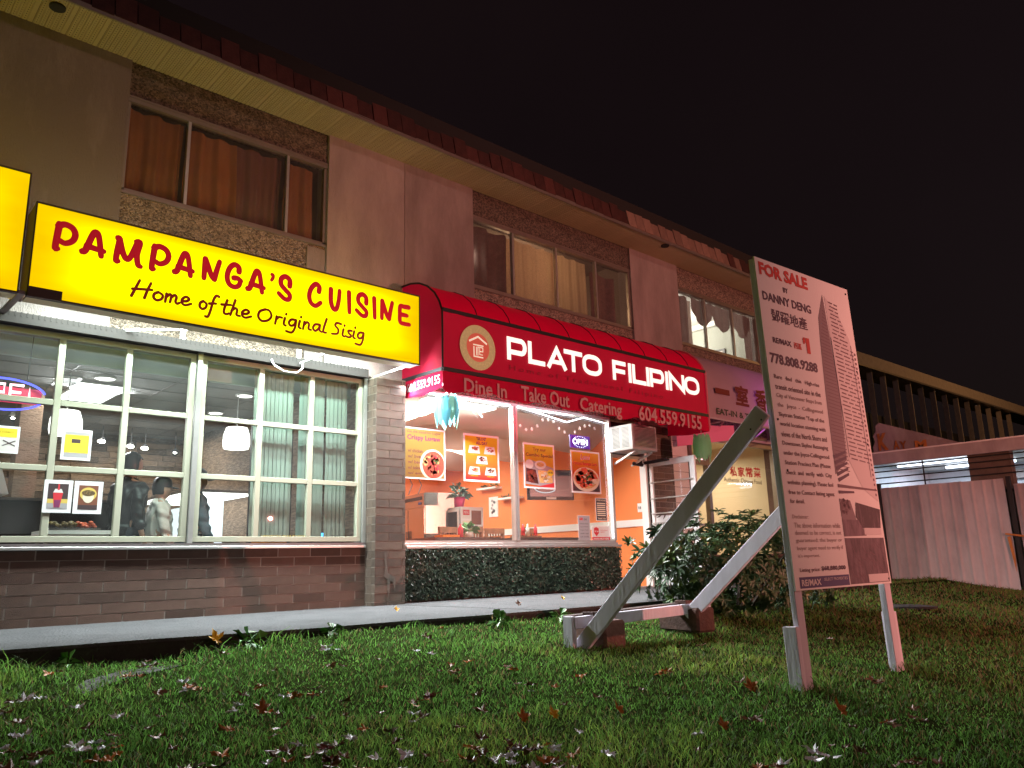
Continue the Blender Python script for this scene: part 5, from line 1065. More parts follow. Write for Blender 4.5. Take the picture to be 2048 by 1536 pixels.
# neighbour window lettering
PNb = FRONT(.045)
def nt_(s, xa, xb, ya, yb, mat, par, **kw): u0, u1 = aty(xa, (ya+yb)/2, .05).x, aty(xb, (ya+yb)/2, .05).x; xm = (xa+xb)/2; return text('lettering', s, PNb, u0, aty(xm, yb, .05).z, u1, aty(xm, ya, .05).z, mat, par, **kw)
t = thing('window_lettering', (14, .05, 2), 'red characters over Authentic Chinese Food on the cream window', 'lettering')
for i, c_ in enumerate('私家常菜'): o = nt_(c_, 1459+i*15.8, 1459+i*15.8+14, 933+i*.8, 953+i*.8, 'print_red', t, bold=.03)
nt_('Authentic Chinese Food', 1447, 1522, 957, 966, 'print_dark', t, bold=.01)
t = thing('neon_sign', (12.6, .1, 2.35), 'small pink and blue neon sign over the magenta door', 'neon sign'); m = MB(); q = aty(1399, 918, .1); m.tube([(q.x-.1, .1, q.z), (q.x-.1, .1, q.z+.1), (q.x, .1, q.z+.1), (q.x, .1, q.z), (q.x+.1, .1, q.z), (q.x+.1, .1, q.z+.1)], .012, 6); build('neon_letter', m, 'pink_glow', t); m = MB(); m.tube([(q.x-.14, .1, q.z-.06), (q.x, .1, q.z-.09), (q.x+.14, .1, q.z-.06)], .012, 6).tube([(q.x-.14, .1, q.z+.16), (q.x, .1, q.z+.19), (q.x+.14, .1, q.z+.16)], .012, 6); build('neon_oval', m, 'blue_glow', t)
# ------------------------------------------------------------------ hedge panel of artificial leaves
M('hedge_leaf', (.07, .12, .07), .32, var=.6, vscale=14, second=(.20, .27, .18)); M('hedge_back', (.012, .02, .012), .9)
t = thing('artificial_hedge', (8, -.03, .04), 'dark panel of small artificial leaves covering the wall below the restaurant window', 'hedge')
m = MB(); m.box(5.80, 10.06, -.03, -.004, .045, .655); build('backing', m, 'hedge_back', t)
rs = np.random.RandomState(1); n = 13000; cx_ = rs.uniform(5.80, 10.08, n); cz_ = rs.uniform(.03, .66, n); cy_ = -.035-rs.uniform(0, .03, n)
ang = rs.uniform(0, 6.283, n); L_ = rs.uniform(.014, .026, n); V = np.zeros((n, 4, 3)); tl = rs.uniform(-.7, .7, (n, 2))
for k_, (a, b) in enumerate(((0, -1), (.42, 0), (0, 1), (-.42, 0))):
    dx = (a*np.cos(ang)-b*np.sin(ang))*L_; dz = (a*np.sin(ang)+b*np.cos(ang))*L_; V[:, k_] = np.stack([cx_+dx, cy_+dx*tl[:, 0]+dz*tl[:, 1], cz_+dz], 1)
def npmesh(name, V, mat, parent=None, kind=None, label=None, k=4, smooth=False):
    n = len(V); me = bpy.data.meshes.new(name); me.vertices.add(n*k); me.vertices.foreach_set('co', V.reshape(-1).astype(np.float32)); me.loops.add(n*k); me.loops.foreach_set('vertex_index', np.arange(n*k, dtype=np.int32)); me.polygons.add(n)
    me.polygons.foreach_set('loop_start', np.arange(0, n*k, k, dtype=np.int32)); me.update(calc_edges=True); me.validate(); me.materials.append(MATS[mat]); o = link(name, me, parent, WO[parent.name] if parent is not None else None)
    if parent is not None: o.location = -WO[parent.name]; WO[o.name] = Vector((0, 0, 0))
    if kind: o['kind'] = kind
    return o
npmesh('leaf_mass', V, 'hedge_leaf', t, 'stuff')
# ------------------------------------------------------------------ wind spinners
for nm, px, py0, py1, yy_, lab, c1, c2 in (('a', 893, 783, 860, -.78, 'teal and blue hanging wind ornament of long petals at the left awning corner', 'petal_blue', 'petal_teal'), ('b', 1402, 864, 925, -.80, 'pale green hanging wind ornament of long petals at the right awning corner', 'petal_green', 'petal_green')):
    if 'petal_blue' not in MATS: cloth('petal_blue', (.16, .50, .62), .5); cloth('petal_teal', (.30, .60, .48), .5); cloth('petal_green', (.45, .95, .60), .65)
    a, b = aty(px, py0, yy_), aty(px, py1, yy_); t = thing('wind_ornament', (a.x, yy_, b.z), lab, 'wind ornament'); Hh = a.z-b.z; rr = random.Random(3)
    m = MB(); m.cyl((a.x, yy_, a.z+.05), (a.x, yy_, a.z-.02), .004, 5); build('cord', m, 'white_metal', t)
    m = MB(); m.lathe((a.x, yy_, a.z-.10), [(.10, 0), (.11, .03), (.04, .06)], 12); build('hub', m, 'white_paint', t)
    for i in range(11):
        an = i*6.283/11; rx, ry_ = a.x+math.cos(an)*.115, yy_+math.sin(an)*.115; tx, ty = -math.sin(an), math.cos(an); top = a.z-.02-rr.random()*.03; bt = b.z+rr.random()*.10; w_ = .058; m = MB(); rows = []
        for j in range(9):
            s_ = j/8; wd = w_*math.sin(math.pi*min(1, .08+s_*.92))**.7*(1 if s_ > .25 else .35+.65*s_/.25); out = .03*math.sin(s_*math.pi); z = top+(bt-top)*s_
            rows.append(((rx+math.cos(an)*out-tx*wd, ry_+math.sin(an)*out-ty*wd, z), (rx+math.cos(an)*(out+.012), ry_+math.sin(an)*(out+.012), z), (rx+math.cos(an)*out+tx*wd, ry_+math.sin(an)*out+ty*wd, z)))
        m.v = [p for r_ in rows for p in r_]; m.f = [(j*3+c, j*3+c+1, (j+1)*3+c+1, (j+1)*3+c) for j in range(8) for c in (0, 1)]; build('petal', m, c1 if i % 2 else c2, t, True)
# ------------------------------------------------------------------ for-sale board
PW_, PH_ = 1.348, 2.44
o_ = Vector((5.189, -5.673, .213)); r_ = Vector((1.346, -.082, .004)).normalized(); tl = Vector((5.163, -5.626, 2.653)); u_ = (tl-o_).normalized()
PB = Pl(o_, r_, u_); PB.n = PB.n.normalized()
SB = thing('for_sale_board', (5.8, -5.65, -.43), 'tall white for sale board with a printed tower, on two timber posts', 'for sale sign')
M('board_white', (.80, .78, .76), .65, var=.04, vscale=3); M('bp_dark', (.10, .055, .09), .6); M('bp_red', (.58, .05, .04), .6); M('bp_text', (.16, .09, .11), .6); M('bp_light', (.36, .27, .27), .6); M('bp_navy', (.07, .06, .16), .6); M('bp_photo', (.16, .11, .13), .7, var=.5, vscale=22, stretch=(1, 1, .3)); M('bp_shade', (.22, .16, .18), .6); M('bp_pale', (.64, .58, .58), .6)
m = MB(); card(m, PB, 0, 0, PW_, PH_, -.012, .0); build('panel', m, 'board_white', SB)
U = lambda u: u*PW_
V_ = lambda v: (1-v)*PH_
def bt(s, ua, va, ub, vb, mat='bp_dark', **k): return text('lettering', s, PB, U(ua), V_(vb), U(ub), V_(va), mat, SB, d=.003, **k)
def br_(u0, v0, u1, v1, mat, d=.001, nm='print'): m = MB(); card(m, PB, U(u0), V_(v1), U(u1), V_(v0), d, d+.0006); return build(nm, m, mat, SB)
def bp(pts, mat, d=.0018, nm='print'): return build(nm, poly(MB(), PB, [(U(a), V_(b)) for a, b in pts], d, d+.0006), mat, SB)
bt('FOR SALE', .03, .012, .525, .055, 'bp_red', bold=.045); bt('BY', .25, .074, .30, .091, bold=.02); bt('DANNY DENG', .034, .108, .525, .137, bold=.025)
bt('鄧躍地產', .095, .158, .46, .200, bold=.01); bt('RE/MAX', .08, .252, .263, .270, bold=.03); bt('西區', .287, .252, .366, .272, 'bp_red', bold=.02); bt('#', .387, .226, .415, .248, 'bp_red', bold=.06); bt('1', .420, .226, .457, .278, 'bp_red', bold=.08)
bt('778.808.9288', .031, .304, .508, .337, bold=.03)
lines = ['Rare   find   this   High-rise', 'transit oriented site in the', 'City of Vancouver Steps from', 'the   Joyce  -  Collingwood', 'Skytrain Station "Top of the', 'world location stunning with', 'views of the North Shore and', 'Downtown Skyline Rezonging', 'under the Joyce-Collingwood', 'Station Precinct Plan (Please', 'check  and  verify  with  City', 'website planning). Please feel', 'free to Contact listing agent']
for i, s_ in enumerate(lines):
    v = .371+i*.0288; bt(s_, .046, v, .50, v+.0165, 'bp_text' if i > 5 or i < 1 else 'bp_light' if i in (2, 3) else 'bp_text', bold=.012)
bt('for detail.', .05, .743, .185, .755, 'bp_text', bold=.012); bt('Disclaimer:', .05, .788, .205, .799, 'bp_light')
for i, s_ in enumerate(['The above information while', 'deemed to be correct, is not', 'guaranteed; the buyer or', 'buyer agent need to verify if']): v = .811+i*.0222; bt(s_, .058, v, .515, v+.0145, 'bp_light')
bt("it's important.", .06, .900, .265, .912, 'bp_light'); bt('Listing price:', .058, .939, .25, .953, 'bp_text', bold=.01); bt('$68,880,000', .265, .936, .51, .951, 'bp_dark', bold=.03)
br_(.043, .964, .533, .995, 'bp_navy'); bt('RE/MAX', .06, .971, .245, .989, 'bp_pale', bold=.03); bt('SELECT PROPERTIES', .275, .970, .515, .978, 'bp_pale')
# tower drawing
bp([(.680, .053), (.700, .20), (.715, .42), (.690, .61), (.545, .66), (.560, .40), (.583, .216), (.60, .14)][::-1], 'bp_shade')
for i in range(46):
    v = .11+i*.0118; uL = .680-(.680-.583)*min(1, (v-.053)/.163) if v < .216 else .583-.03*(v-.216)/.4; uR = .680+.035*min(1, (v-.053)/.36)
    m = MB(); ribbon(m, PB, [(U(uL+.01), V_(v)), (U(uR-.008), V_(v+.006))], .0028, d0=.0026, d1=.003); build('balcony_line', m, 'bp_text', SB)
bp([(.70, .055), (.84, .11), (.93, .19), (.985, .33), (.99, .74), (.83, .70), (.70, .60), (.72, .42)][::-1], 'bp_pale', .0012)
rr = random.Random(8)
for i in range(40):
    v = .072+i*.0136; uA = .735-.0*i; lim = .84+.10*min(1, max(0, (v-.11)/.10)) if v < .22 else .955
    u = uA+(.012 if i % 2 else 0)
    while u < lim-.03:
        L_ = rr.choice((.05, .07, .09)); e_ = min(u+L_, lim); m = MB(); ribbon(m, PB, [(U(u), V_(v+(u-.73)*.05)), (U(e_), V_(v+(e_-.73)*.05))], .0052, d0=.0026, d1=.003); build('window_band', m, 'bp_text' if rr.random() < .7 else 'bp_shade', SB); u = e_+.018
m = MB(); ribbon(m, PB, [(U(.935), V_(.21)), (U(.945), V_(.66))], .003, d0=.0032, d1=.0036); ribbon(m, PB, [(U(.71), V_(.2)), (U(.725), V_(.6))], .003, d0=.0032, d1=.0036); build('edge_line', m, 'bp_dark', SB, kind='stuff')
for i in range(30): v = .235+i*.0165; m = MB(); card(m, PB, U(.965), V_(v+.008), U(.98), V_(v), .0027, .0031); build('window_band', m, 'bp_text', SB)
for i in range(5): bp([(.545+.005*i, .60+.018*i), (.69, .58+.018*i), (.69, .588+.018*i), (.55+.005*i, .611+.018*i)][::-1], 'bp_dark', .0032, 'balcony')
bp([(.55, .69), (.99, .70), (.99, .705), (.55, .70)][::-1], 'bp_text', .003); bp([(.55, .71), (.72, .71), (.72, .716), (.55, .72)][::-1], 'bp_dark', .003)
bp([(.545, .735), (.66, .74), (.70, .80), (.545, .805)][::-1], 'bp_shade', .0024); bp([(.72, .745), (.99, .765), (.965, .83), (.76, .825), (.70, .79)][::-1], 'bp_photo', .0028); bp([(.545, .80), (.72, .80), (.79, .849), (.545, .851)][::-1], 'bp_photo', .003)
rrb = random.Random(3); blb = MB()
for _ in range(30): a = rrb.random()*6.28; q = rrb.random()**.5; disc(blb, PB, U(.60+.05*math.cos(a)*q), V_(.762+.024*math.sin(a)*q), .016, .0036, .0038, 6)
build('tree_print', blb, 'bp_text', SB, kind='stuff')
br_(.77, .825, .965, .846, 'bp_pale', .0036); bt('AFTER BUILT', .785, .829, .955, .842, 'bp_red', bold=.02)
br_(.543, .856, .985, .994, 'bp_photo', .001)
stx = MB()
for _ in range(46): a = rrb.uniform(.56, .96); b = rrb.uniform(.865, .985); ribbon(stx, PB, [(U(a), V_(b)), (U(min(.98, a+rrb.uniform(.02, .07))), V_(min(.99, b+rrb.uniform(.01, .025))))], rrb.uniform(.0015, .004), d0=.0018, d1=.0022)
build('aerial_print', stx, 'bp_text', SB, kind='stuff'); br_(.745, .968, .975, .992, 'bp_pale', .003); bt('BEFORE BUILT', .755, .972, .965, .988, 'bp_red', bold=.02)
for u, v in ((.97, .02), (.965, .30), (.03, .51), (.96, .55), (.06, .66), (.97, .985)): m = MB(); disc(m, PB, U(u), V_(v), .008, .001, .006, 8); build('screw', m, 'dark', SB)
up = Vector(u_)
def post(a, z0, z1, w_, dp, parent, name, mat='grey_wood', back=.013, lean=0):
    """timber standing behind the board; a = distance along the board"""
    base = PB(a, 0, -back); s0 = (z0-base.z)/up.z; s1 = (z1-base.z)/up.z; c = []
    for s_ in (s0, s1):
        b = base+up*s_; c += [b, b+r_*w_, b+r_*w_-PB.n*dp, b-PB.n*dp]
    m = MB(); m.add(c, [(3, 2, 1, 0), (4, 5, 6, 7), (0, 1, 5, 4), (1, 2, 6, 5), (2, 3, 7, 6), (3, 0, 4, 7)]); return build(name, m, mat, parent, bevel=.003)
post(.0, -.55, 2.64, .09, .04, SB, 'post'); post(PW_-.09, -.55, 2.60, .09, .05, SB, 'post')
post(-.052, -.55, -.02, .05, .10, SB, 'splint', back=.005); post(PW_+.002, -.55, -.0, .045, .10, SB, 'splint', back=.02)
for a, b, w_ in (((5.12, -5.60, 1.47), (4.87, -3.86, -.30), .125), ((6.49, -5.66, 1.44), (6.29, -3.98, -.08), .125)):
    m = MB(); d_ = (Vector(b)-Vector(a)).normalized(); m.bar(a, b, .05, w_, up=(0, 0, 1)); build('brace', m, 'grey_wood', SB, bevel=.006)
m = MB(); m.bar((4.80, -3.93, -.03), (6.62, -3.98, .0), .06, .09); build('ground_beam', m, 'grey_wood', SB, bevel=.003); m = MB(); m.bar((4.85, -3.82, -.0), (6.5, -3.86, .03), .10, .045); build('ground_beam', m, 'old_wood', SB, bevel=.003)
for x, y, z in ((5.13, -3.86, -.13), (6.40, -3.86, -.10)):
    m = MB(); m.bar((x-.05, y-.28, z), (x+.06, y+.25, z+.0), .22, .22); build('timber_block', m, 'old_wood', SB, bevel=.02)
    m = MB(); m.bar((x-.12, y-.05, z+.15), (x+.22, y-.02, z+.13), .12, .05); build('timber_block', m, 'old_wood', SB, bevel=.008)
m = MB(); m.bar((4.80, -3.90, -.35), (4.80, -3.90, .02), .05, .10); build('stake', m, 'grey_wood', SB, bevel=.003)
for P0 in ((5.11, -5.6, 1.40), (5.09, -5.52, 1.34)): m = MB(); m.ball((P0[0]-.028, P0[1], P0[2]), .007, 6); build('bolt', m, 'dark', SB)

# ------------------------------------------------------------------ bush
M('bush_leaf', (.020, .050, .020), .5, var=.5, vscale=5, second=(.045, .10, .032)); M('bush_leaf_new', (.10, .16, .035), .4, var=.3); M('twig', (.06, .04, .025), .9)
BU = thing('rhododendron_bush', (8.2, -3.3, -.15), 'dense dark green rhododendron with long glossy leaves in front of the restaurant door', 'bush')
rr = random.Random(12)
m = MB()
def leafmesh(mb):
    L_, w_ = 1, .17; n = 5
    for j in range(n+1):
        s_ = j/n; wd = w_*math.sin(math.pi*(.06+.90*s_))**.8; x = L_*s_; dz = -.22*s_*s_; mb.v += [(x, -wd, dz+.05*wd/w_), (x, 0, dz-.035), (x, wd, dz+.05*wd/w_)]
    for j in range(n):
        for c in (0, 1): mb.f.append((j*3+c, (j+1)*3+c, (j+1)*3+c+1, j*3+c+1))
LM = MB(); leafmesh(LM); LV = np.array(LM.v); LF = LM.f
leaves = []
def rosette(c, nrm, size, new=False):
    t1 = nrm.orthogonal().normalized(); t2 = nrm.cross(t1)
    k_ = rr.randint(6, 9); a0 = rr.random()*6
    for i in range(k_):
        a = a0+6.283*i/k_+rr.uniform(-.25, .25); el = rr.uniform(.15, .75) if not new else rr.uniform(.6, 1.2)
        d = (t1*math.cos(a)+t2*math.sin(a))*math.cos(el)+nrm*math.sin(el); d.z -= .15; d.normalize(); sd = nrm.cross(d).normalized(); nn = d.cross(sd)
        leaves.append((Vector(c), d, sd, nn, size*rr.uniform(.75, 1.15), new))
cen = Vector((8.25, -3.35, .30)); rad = Vector((1.42, .85, .68))
for _ in range(1500):
    v = Vector((rr.gauss(0, 1), rr.gauss(0, 1), rr.gauss(0, 1))).normalized(); q = rr.uniform(.72, 1.03)*(1+.10*math.sin(v.x*7+v.z*5)+.06*math.sin(v.y*11))
    c = Vector((cen.x+v.x*rad.x*q, cen.y+v.y*rad.y*q, cen.z+v.z*rad.z*q))
    if c.z < -.10: continue
    nrm = Vector((v.x/rad.x, v.y/rad.y, v.z/rad.z+.5)).normalized(); rosette(c, nrm, .082, rr.random() < .10)
for _ in range(34): c = Vector((6.85+rr.uniform(-.32, .35), -3.3+rr.uniform(-.3, .3), .52+rr.uniform(-.22, .22))); rosette(c, Vector((-.5, -.3, .8)).normalized(), .11, rr.random() < .35)
for _ in range(12): c = Vector((9.2+rr.uniform(-.4, .8), -3.4+rr.uniform(-.3, .3), .1+rr.uniform(-.25, .4))); rosette(c, Vector((.2, -.3, .9)).normalized(), .13)
leaves.sort(key=lambda l: (l[0]-CAM).length - .35*(l[0].z > .1))
lm = bpy.data.meshes.new('leaf'); lm.from_pydata(LM.v, [], LF); lm.polygons.foreach_set('use_smooth', [True]*len(LF)); lm.materials.append(MATS['bush_leaf']); lm2 = lm.copy(); lm2.materials.clear(); lm2.materials.append(MATS['bush_leaf_new'])
rest = []
for i, (c, d, sd, nn, s_, new) in enumerate(leaves):
    Mx = Matrix(((d.x*s_, sd.x*s_, nn.x*s_, c.x), (d.y*s_, sd.y*s_, nn.y*s_, c.y), (d.z*s_, sd.z*s_, nn.z*s_, c.z), (0, 0, 0, 1)))
    if i < 290:
        o = bpy.data.objects.new('leaf', lm2 if new else lm); COL.objects.link(o); o.parent = BU; o.matrix_local = Matrix.Translation(-WO[BU.name]) @ Mx
    else: rest.append(((LV @ np.array(Mx)[:3, :3].T) + np.array(c), new))
for flag, mt in ((False, 'bush_leaf'), (True, 'bush_leaf_new')):
    A_ = [v for v, n_ in rest if n_ == flag]; mb = MB()
    if A_: mb.v = np.concatenate(A_).tolist(); mb.f = [tuple(i+k_*len(LV) for i in f) for k_ in range(len(A_)) for f in LF]; build('foliage', mb, mt, BU, True, kind='stuff')
for i in range(9):
    a = i*.7; m = MB(); m.tube([(8.2+.08*math.cos(a), -3.3+.08*math.sin(a), -.2), (8.2+.5*math.cos(a), -3.3+.3*math.sin(a), .1), (8.2+1.2*math.cos(a), -3.3+.6*math.sin(a), .45+.1*(i % 3))], [.03, .022, .008], 6); build('branch', m, 'twig', BU)

# ------------------------------------------------------------------ fence, canopy and building on the right
M('fence_metal', (.42, .34, .34), .65, .0, var=.4, vscale=1.6, bump=.15, bscale=20, stretch=(1, 1, .35), second=(.50, .43, .42)); M('rust', (.35, .13, .03), .9, var=.4)
FX = 16.05
F = thing('metal_fence', (FX, -2.6, -.1), 'weathered ribbed sheet metal fence with dark posts at the right of the lawn', 'fence')
def sheet(y0, y1, z0, z1):
    m = MB(); n = int(abs(y1-y0)/.02)
    for i in range(n+1):
        y = y0+(y1-y0)*i/n; ph = (y/.185) % 1; dx = .017*(1-min(1, abs(ph-.5)*6)) if abs(ph-.5) < .17 else 0; dx += .006*math.sin(y*9)
        m.v += [(FX-dx, y, z0+.015*math.sin(y*7)), (FX-dx, y, z1)]
    m.f = [(2*i, 2*i+1, 2*i+3, 2*i+2) for i in range(n)]; return m
for y0, y1, z1 in ((-.2, -.95, 1.72), (-.95, -1.72, 1.72), (-1.78, -2.52, 1.70), (-2.52, -3.26, 1.70), (-3.26, -3.96, 1.69), (-4.10, -4.9, 1.58), (-4.9, -5.7, 1.57), (-5.7, -6.5, 1.56)): build('sheet_panel', sheet(y0, y1, -.35, z1), 'fence_metal', F, True)
for y, z in ((-1.75, 1.78), (-4.03, 1.72), (-6.52, 1.6)): m = MB(); m.box(FX-.03, FX+.03, y-.035, y+.035, -.4, z); build('post', m, 'dark', F)
m = MB(); m.box(FX+.03, FX+.06, -6.5, -.2, 1.45, 1.5); build('rail', m, 'dark', F)
m = MB(); m.bar((FX-.035, -3.86, .72), (FX-.035, -4.2, .66), .03, .03); build('latch', m, 'rust', F); PF = Pl((FX-.034, 0, 0), (0, -1, 0), (0, 0, 1)); m = MB(); poly(m, PF, [(3.88, .66), (3.93, .68), (3.955, .3), (3.94, .05), (3.91, .35)], 0, .001); build('rust_stain', m, 'rust', F)
cn = thing('garage_canopy', (18, -4, 2.2), 'flat white fronted canopy over a bright lit garage behind the metal fence', 'canopy')
m = MB(); m.box(16.15, 16.25, -9, -1.3, 2.18, 2.40); build('fascia', m, 'fence_metal', cn); m = MB(); m.box(16.26, 24, -9, -1.0, 2.36, 2.44); build('roof', m, 'white_paint', cn)
m = MB(); m.box(16.3, 16.5, -4.05, -3.35, -.2, 2.36); build('pier', m, 'brick_grey', cn)
for z in (1.80, 1.92, 2.04, 2.14): m = MB(); m.cyl((16.28, -9, z), (16.28, -1.2, z), .014, 6); build('bar', m, 'dark', cn)
m = MB(); m.cyl((16.28, -2.55, 1.4), (16.28, -2.55, 2.18), .014, 6); build('bar', m, 'dark', cn)
M('garage_wall', (.62, .66, .72), .7, var=.1); m = MB(); m.box(20.5, 20.6, -9, -1.1, -.2, 2.36); build('garage_wall', m, 'garage_wall', cn); m = MB(); m.box(16.3, 20.5, -1.1, -1.0, -.2, 2.36); build('garage_wall', m, 'garage_wall', cn)
glowmat('garage_tube', (.75, .85, 1), 6)
for i, (x, y) in enumerate(((18.0, -2.1), (19.4, -2.6), (18.2, -5.2))): m = MB(); m.cyl((x, y-.7, 2.30), (x, y+.7, 2.30), .03, 8); o = build('garage_tube', m, 'garage_tube'); tag(o, ['blue white tube light nearest the gate post in the garage', 'blue white tube light deeper in the garage', 'blue white tube light beyond the right fence panel'][i], 'tube light', 'garage tube lights')
m = MB(); m.box(20.3, 20.45, -3.2, -2.3, 2.0, 2.2).box(20.3, 20.45, -4.6, -3.9, 1.9, 2.1); o = build('cable_box', m, 'flashing', cn, kind='stuff')
# gabled sign of the garage
KS = thing('garage_sign', (17.2, -2.4, 2.45), 'low wedge shaped pink sign board with ragged end and red letters KAY M', 'sign'); PK = Pl((17.0, 0, 0), (0, -1, 0), (0, 0, 1))
kp = lambda px, py: (lambda q: (-q.y, q.z))(atx(px, py, 17.0))
pts = [kp(1748, 906), kp(1746, 895), kp(1750, 884), kp(1746, 872), kp(1752, 862), kp(1750, 852), kp(1758, 846), kp(1860, 870), kp(1938, 889), kp(1938, 892)]
m = MB(); poly(m, PK, pts[::-1], -.12, 0); build('board', m, 'fence_metal', KS)
for s_, xa, xb, ya, yb in (('K', 1756, 1776, 866, 901), ('A', 1787, 1799, 881, 899), ('Y', 1800, 1814, 882, 899), ('M', 1830, 1854, 880, 896)):
    a, b = kp(xa, (ya+yb)/2), kp(xb, (ya+yb)/2); c, d = kp((xa+xb)/2, yb), kp((xa+xb)/2, ya); text('letter', s_, PK, a[0], c[1], b[0], d[1], 'rust', KS, d=.012, bold=.05)
NB = thing('glazed_building', (22, 2, 0), 'dark glazed building with slender pale mullions and a wide sloping fascia beyond the shops', 'building')
M('fascia_tan', (.50, .42, .38), .8, var=.15, bump=.4, bscale=60)
qa, qb = aty(1690, 694, 2), aty(2100, 831, 2); h_ = .42
m = MB(); m.add([(qa.x, 2, qa.z-h_), (qb.x, 2, qb.z-h_), (qb.x, 2, qb.z), (qa.x, 2, qa.z), (qa.x, 3, qa.z-h_), (qb.x, 3, qb.z-h_), (qb.x, 3, qb.z), (qa.x, 3, qa.z)], [(0, 1, 2, 3), (3, 2, 6, 7), (0, 4, 5, 1), (4, 7, 6, 5), (0, 3, 7, 4), (1, 5, 6, 2)]); build('fascia', m, 'fascia_tan', NB)
m = MB(); m.add([(qa.x, 1.93, qa.z-h_-.06), (qb.x, 1.93, qb.z-h_-.06), (qb.x, 1.93, qb.z-h_), (qa.x, 1.93, qa.z-h_), (qa.x, 2.1, qa.z-h_-.06), (qb.x, 2.1, qb.z-h_-.06), (qb.x, 2.1, qb.z-h_), (qa.x, 2.1, qa.z-h_)], [(0, 1, 2, 3), (0, 4, 5, 1), (3, 2, 6, 7)]); build('trim', m, 'bronze_alu', NB)
m = MB(); m.box(qa.x, 44, 2.35, 2.5, -.3, 4.9); build('glass_wall', m, 'black', NB)
xm = qa.x+.1; i = 0
while xm < 40:
    zt = qa.z+(qb.z-qa.z)*(xm-qa.x)/(qb.x-qa.x)-h_-.06; m = MB(); w_ = .022 if i % 2 else .009; m.box(xm-w_, xm+w_, 2.12, 2.3, 0, zt); build('mullion', m, 'fascia_tan', NB); xm += .95+.03*i; i += 1
m = MB(); m.box(33.2, 33.8, 1.6, 2.0, 0, 4.4); build('column', m, 'fascia_tan', NB)

# ------------------------------------------------------------------ lawn
def fast_gz(x, y):
    d = np.clip(-2.6-y, 0, 12); t = np.clip((x-2.0)/1.6, 0, 1); e = -.14+.13*t*t*(3-2*t)
    b = -.1-.105*d+(e+.1)*np.exp(-d/.7); b = np.where((x > 12.5) & (y > -2.9), -.04, b)
    return b+np.where(y < -2.9, .018*np.sin(x*1.7+y*.9)*np.sin(y*1.3-x*.4), 0)-.008
rs = np.random.RandomState(4)
N1 = 250000; az = R(2)+rs.rand(N1)*R(84); rad_ = 1.6*np.exp(rs.rand(N1)*math.log(24/1.6)); gx = rad_*np.sin(az); gy = -8.5+rad_*np.cos(az)
N2 = 30000; gx = np.concatenate([gx, rs.uniform(-3, 17, N2)]); gy = np.concatenate([gy, rs.uniform(-9.5, -2.5, N2)])
ed_x = np.array([e[0] for e in edge]+[12.55, 60]); ed_y = np.array([e[1] for e in edge]+[1.5, 1.5])
lim = np.interp(gx, ed_x, ed_y)-.02+.06*np.sin(gx*9)*np.sin(gx*23)*(gx > 3.4)
bare = ((gx-1.8)*.93+(gy+2.99)*.36)**2/.5**2+((gx-1.8)*-.36+(gy+2.99)*.93)**2/.13**2+.5*np.sin(gx*17)*np.sin(gy*23)
keep = (gy < lim) & ~((bare < 1) & (rs.rand(len(gx)) < .5)) & ~((gx > 15.95) & (gy > -12)); gx, gy = gx[keep], gy[keep]; n = len(gx)
dist = np.hypot(gx, gy+8.5); cl_ = np.sin(gx*5.1+np.sin(gy*3.7)*2)*np.sin(gy*6.3+np.sin(gx*2.9)*2); cl2_ = np.sin(gx*1.3+1)*np.sin(gy*1.7+gx*.6)
h = (.016+.022*rs.rand(n))*(1+.40*cl_+.25*cl2_); tall = rs.rand(n) < .03; h = np.where(tall, h*2.1, h)
nearedge = np.clip(1-(lim[keep]-gy)/.28, 0, 1)*(np.sin(gx*6.5)+np.sin(gx*2.3+1)*.8 > .25); h = h*(1+1.5*nearedge*rs.rand(n))
for (cx0, cy0, r0, f0) in ((2.6, -2.78, .28, 2.0), (.95, -2.62, .4, 2.2), (5.2, -5.75, .2, 1.8), (6.58, -5.8, .2, 1.8), (5.1, -4.0, .3, 1.4)): h *= 1+f0*np.exp(-((gx-cx0)**2+(gy-cy0)**2)/r0**2)*rs.rand(n)
h *= np.clip(1+(gx-7)*.05, 1, 1.5)
wd = (.0016+.0008*rs.rand(n))*np.clip(dist/3.6, 1, 3.2); a = rs.rand(n)*6.283; ln = h*(.35+.8*rs.rand(n)); la = rs.rand(n)*6.283+.6*cl_
z0 = fast_gz(gx, gy); ax, ay = np.cos(a)*wd, np.sin(a)*wd; lx, ly = np.cos(la)*ln, np.sin(la)*ln
V = np.zeros((n, 6, 3)); 
for k_, (s_, sgn, fl, hz) in enumerate(((1, -1, 0, 0), (1, 1, 0, 0), (.85, 1, .30, .62), (.85, -1, .30, .62), (.2, 1, 1, 1), (.2, -1, 1, 1))):
    V[:, k_, 0] = gx+ax*sgn*s_+lx*fl; V[:, k_, 1] = gy+ay*sgn*s_+ly*fl; V[:, k_, 2] = z0+h*hz
me = bpy.data.meshes.new('grass'); me.vertices.add(n*6); me.vertices.foreach_set('co', V.reshape(-1).astype(np.float32))
b6 = (np.arange(n)*6)[:, None]; fi = np.concatenate([b6+np.array([[0, 1, 2, 3]]), b6+np.array([[3, 2, 4, 5]])], 1).reshape(-1).astype(np.int32)
me.loops.add(len(fi)); me.loops.foreach_set('vertex_index', fi); me.polygons.add(n*2); me.polygons.foreach_set('loop_start', np.arange(0, n*8, 4, dtype=np.int32)); me.update(calc_edges=True)
base = np.array([[.105, .245, .045]])*(1+.35*rs.randn(n, 1)).clip(.5, 1.8); yel = rs.rand(n) < np.clip(.14+.07*(gx-4.6), .12, .55)  # browner light at the right is put into blade colour as extra straw
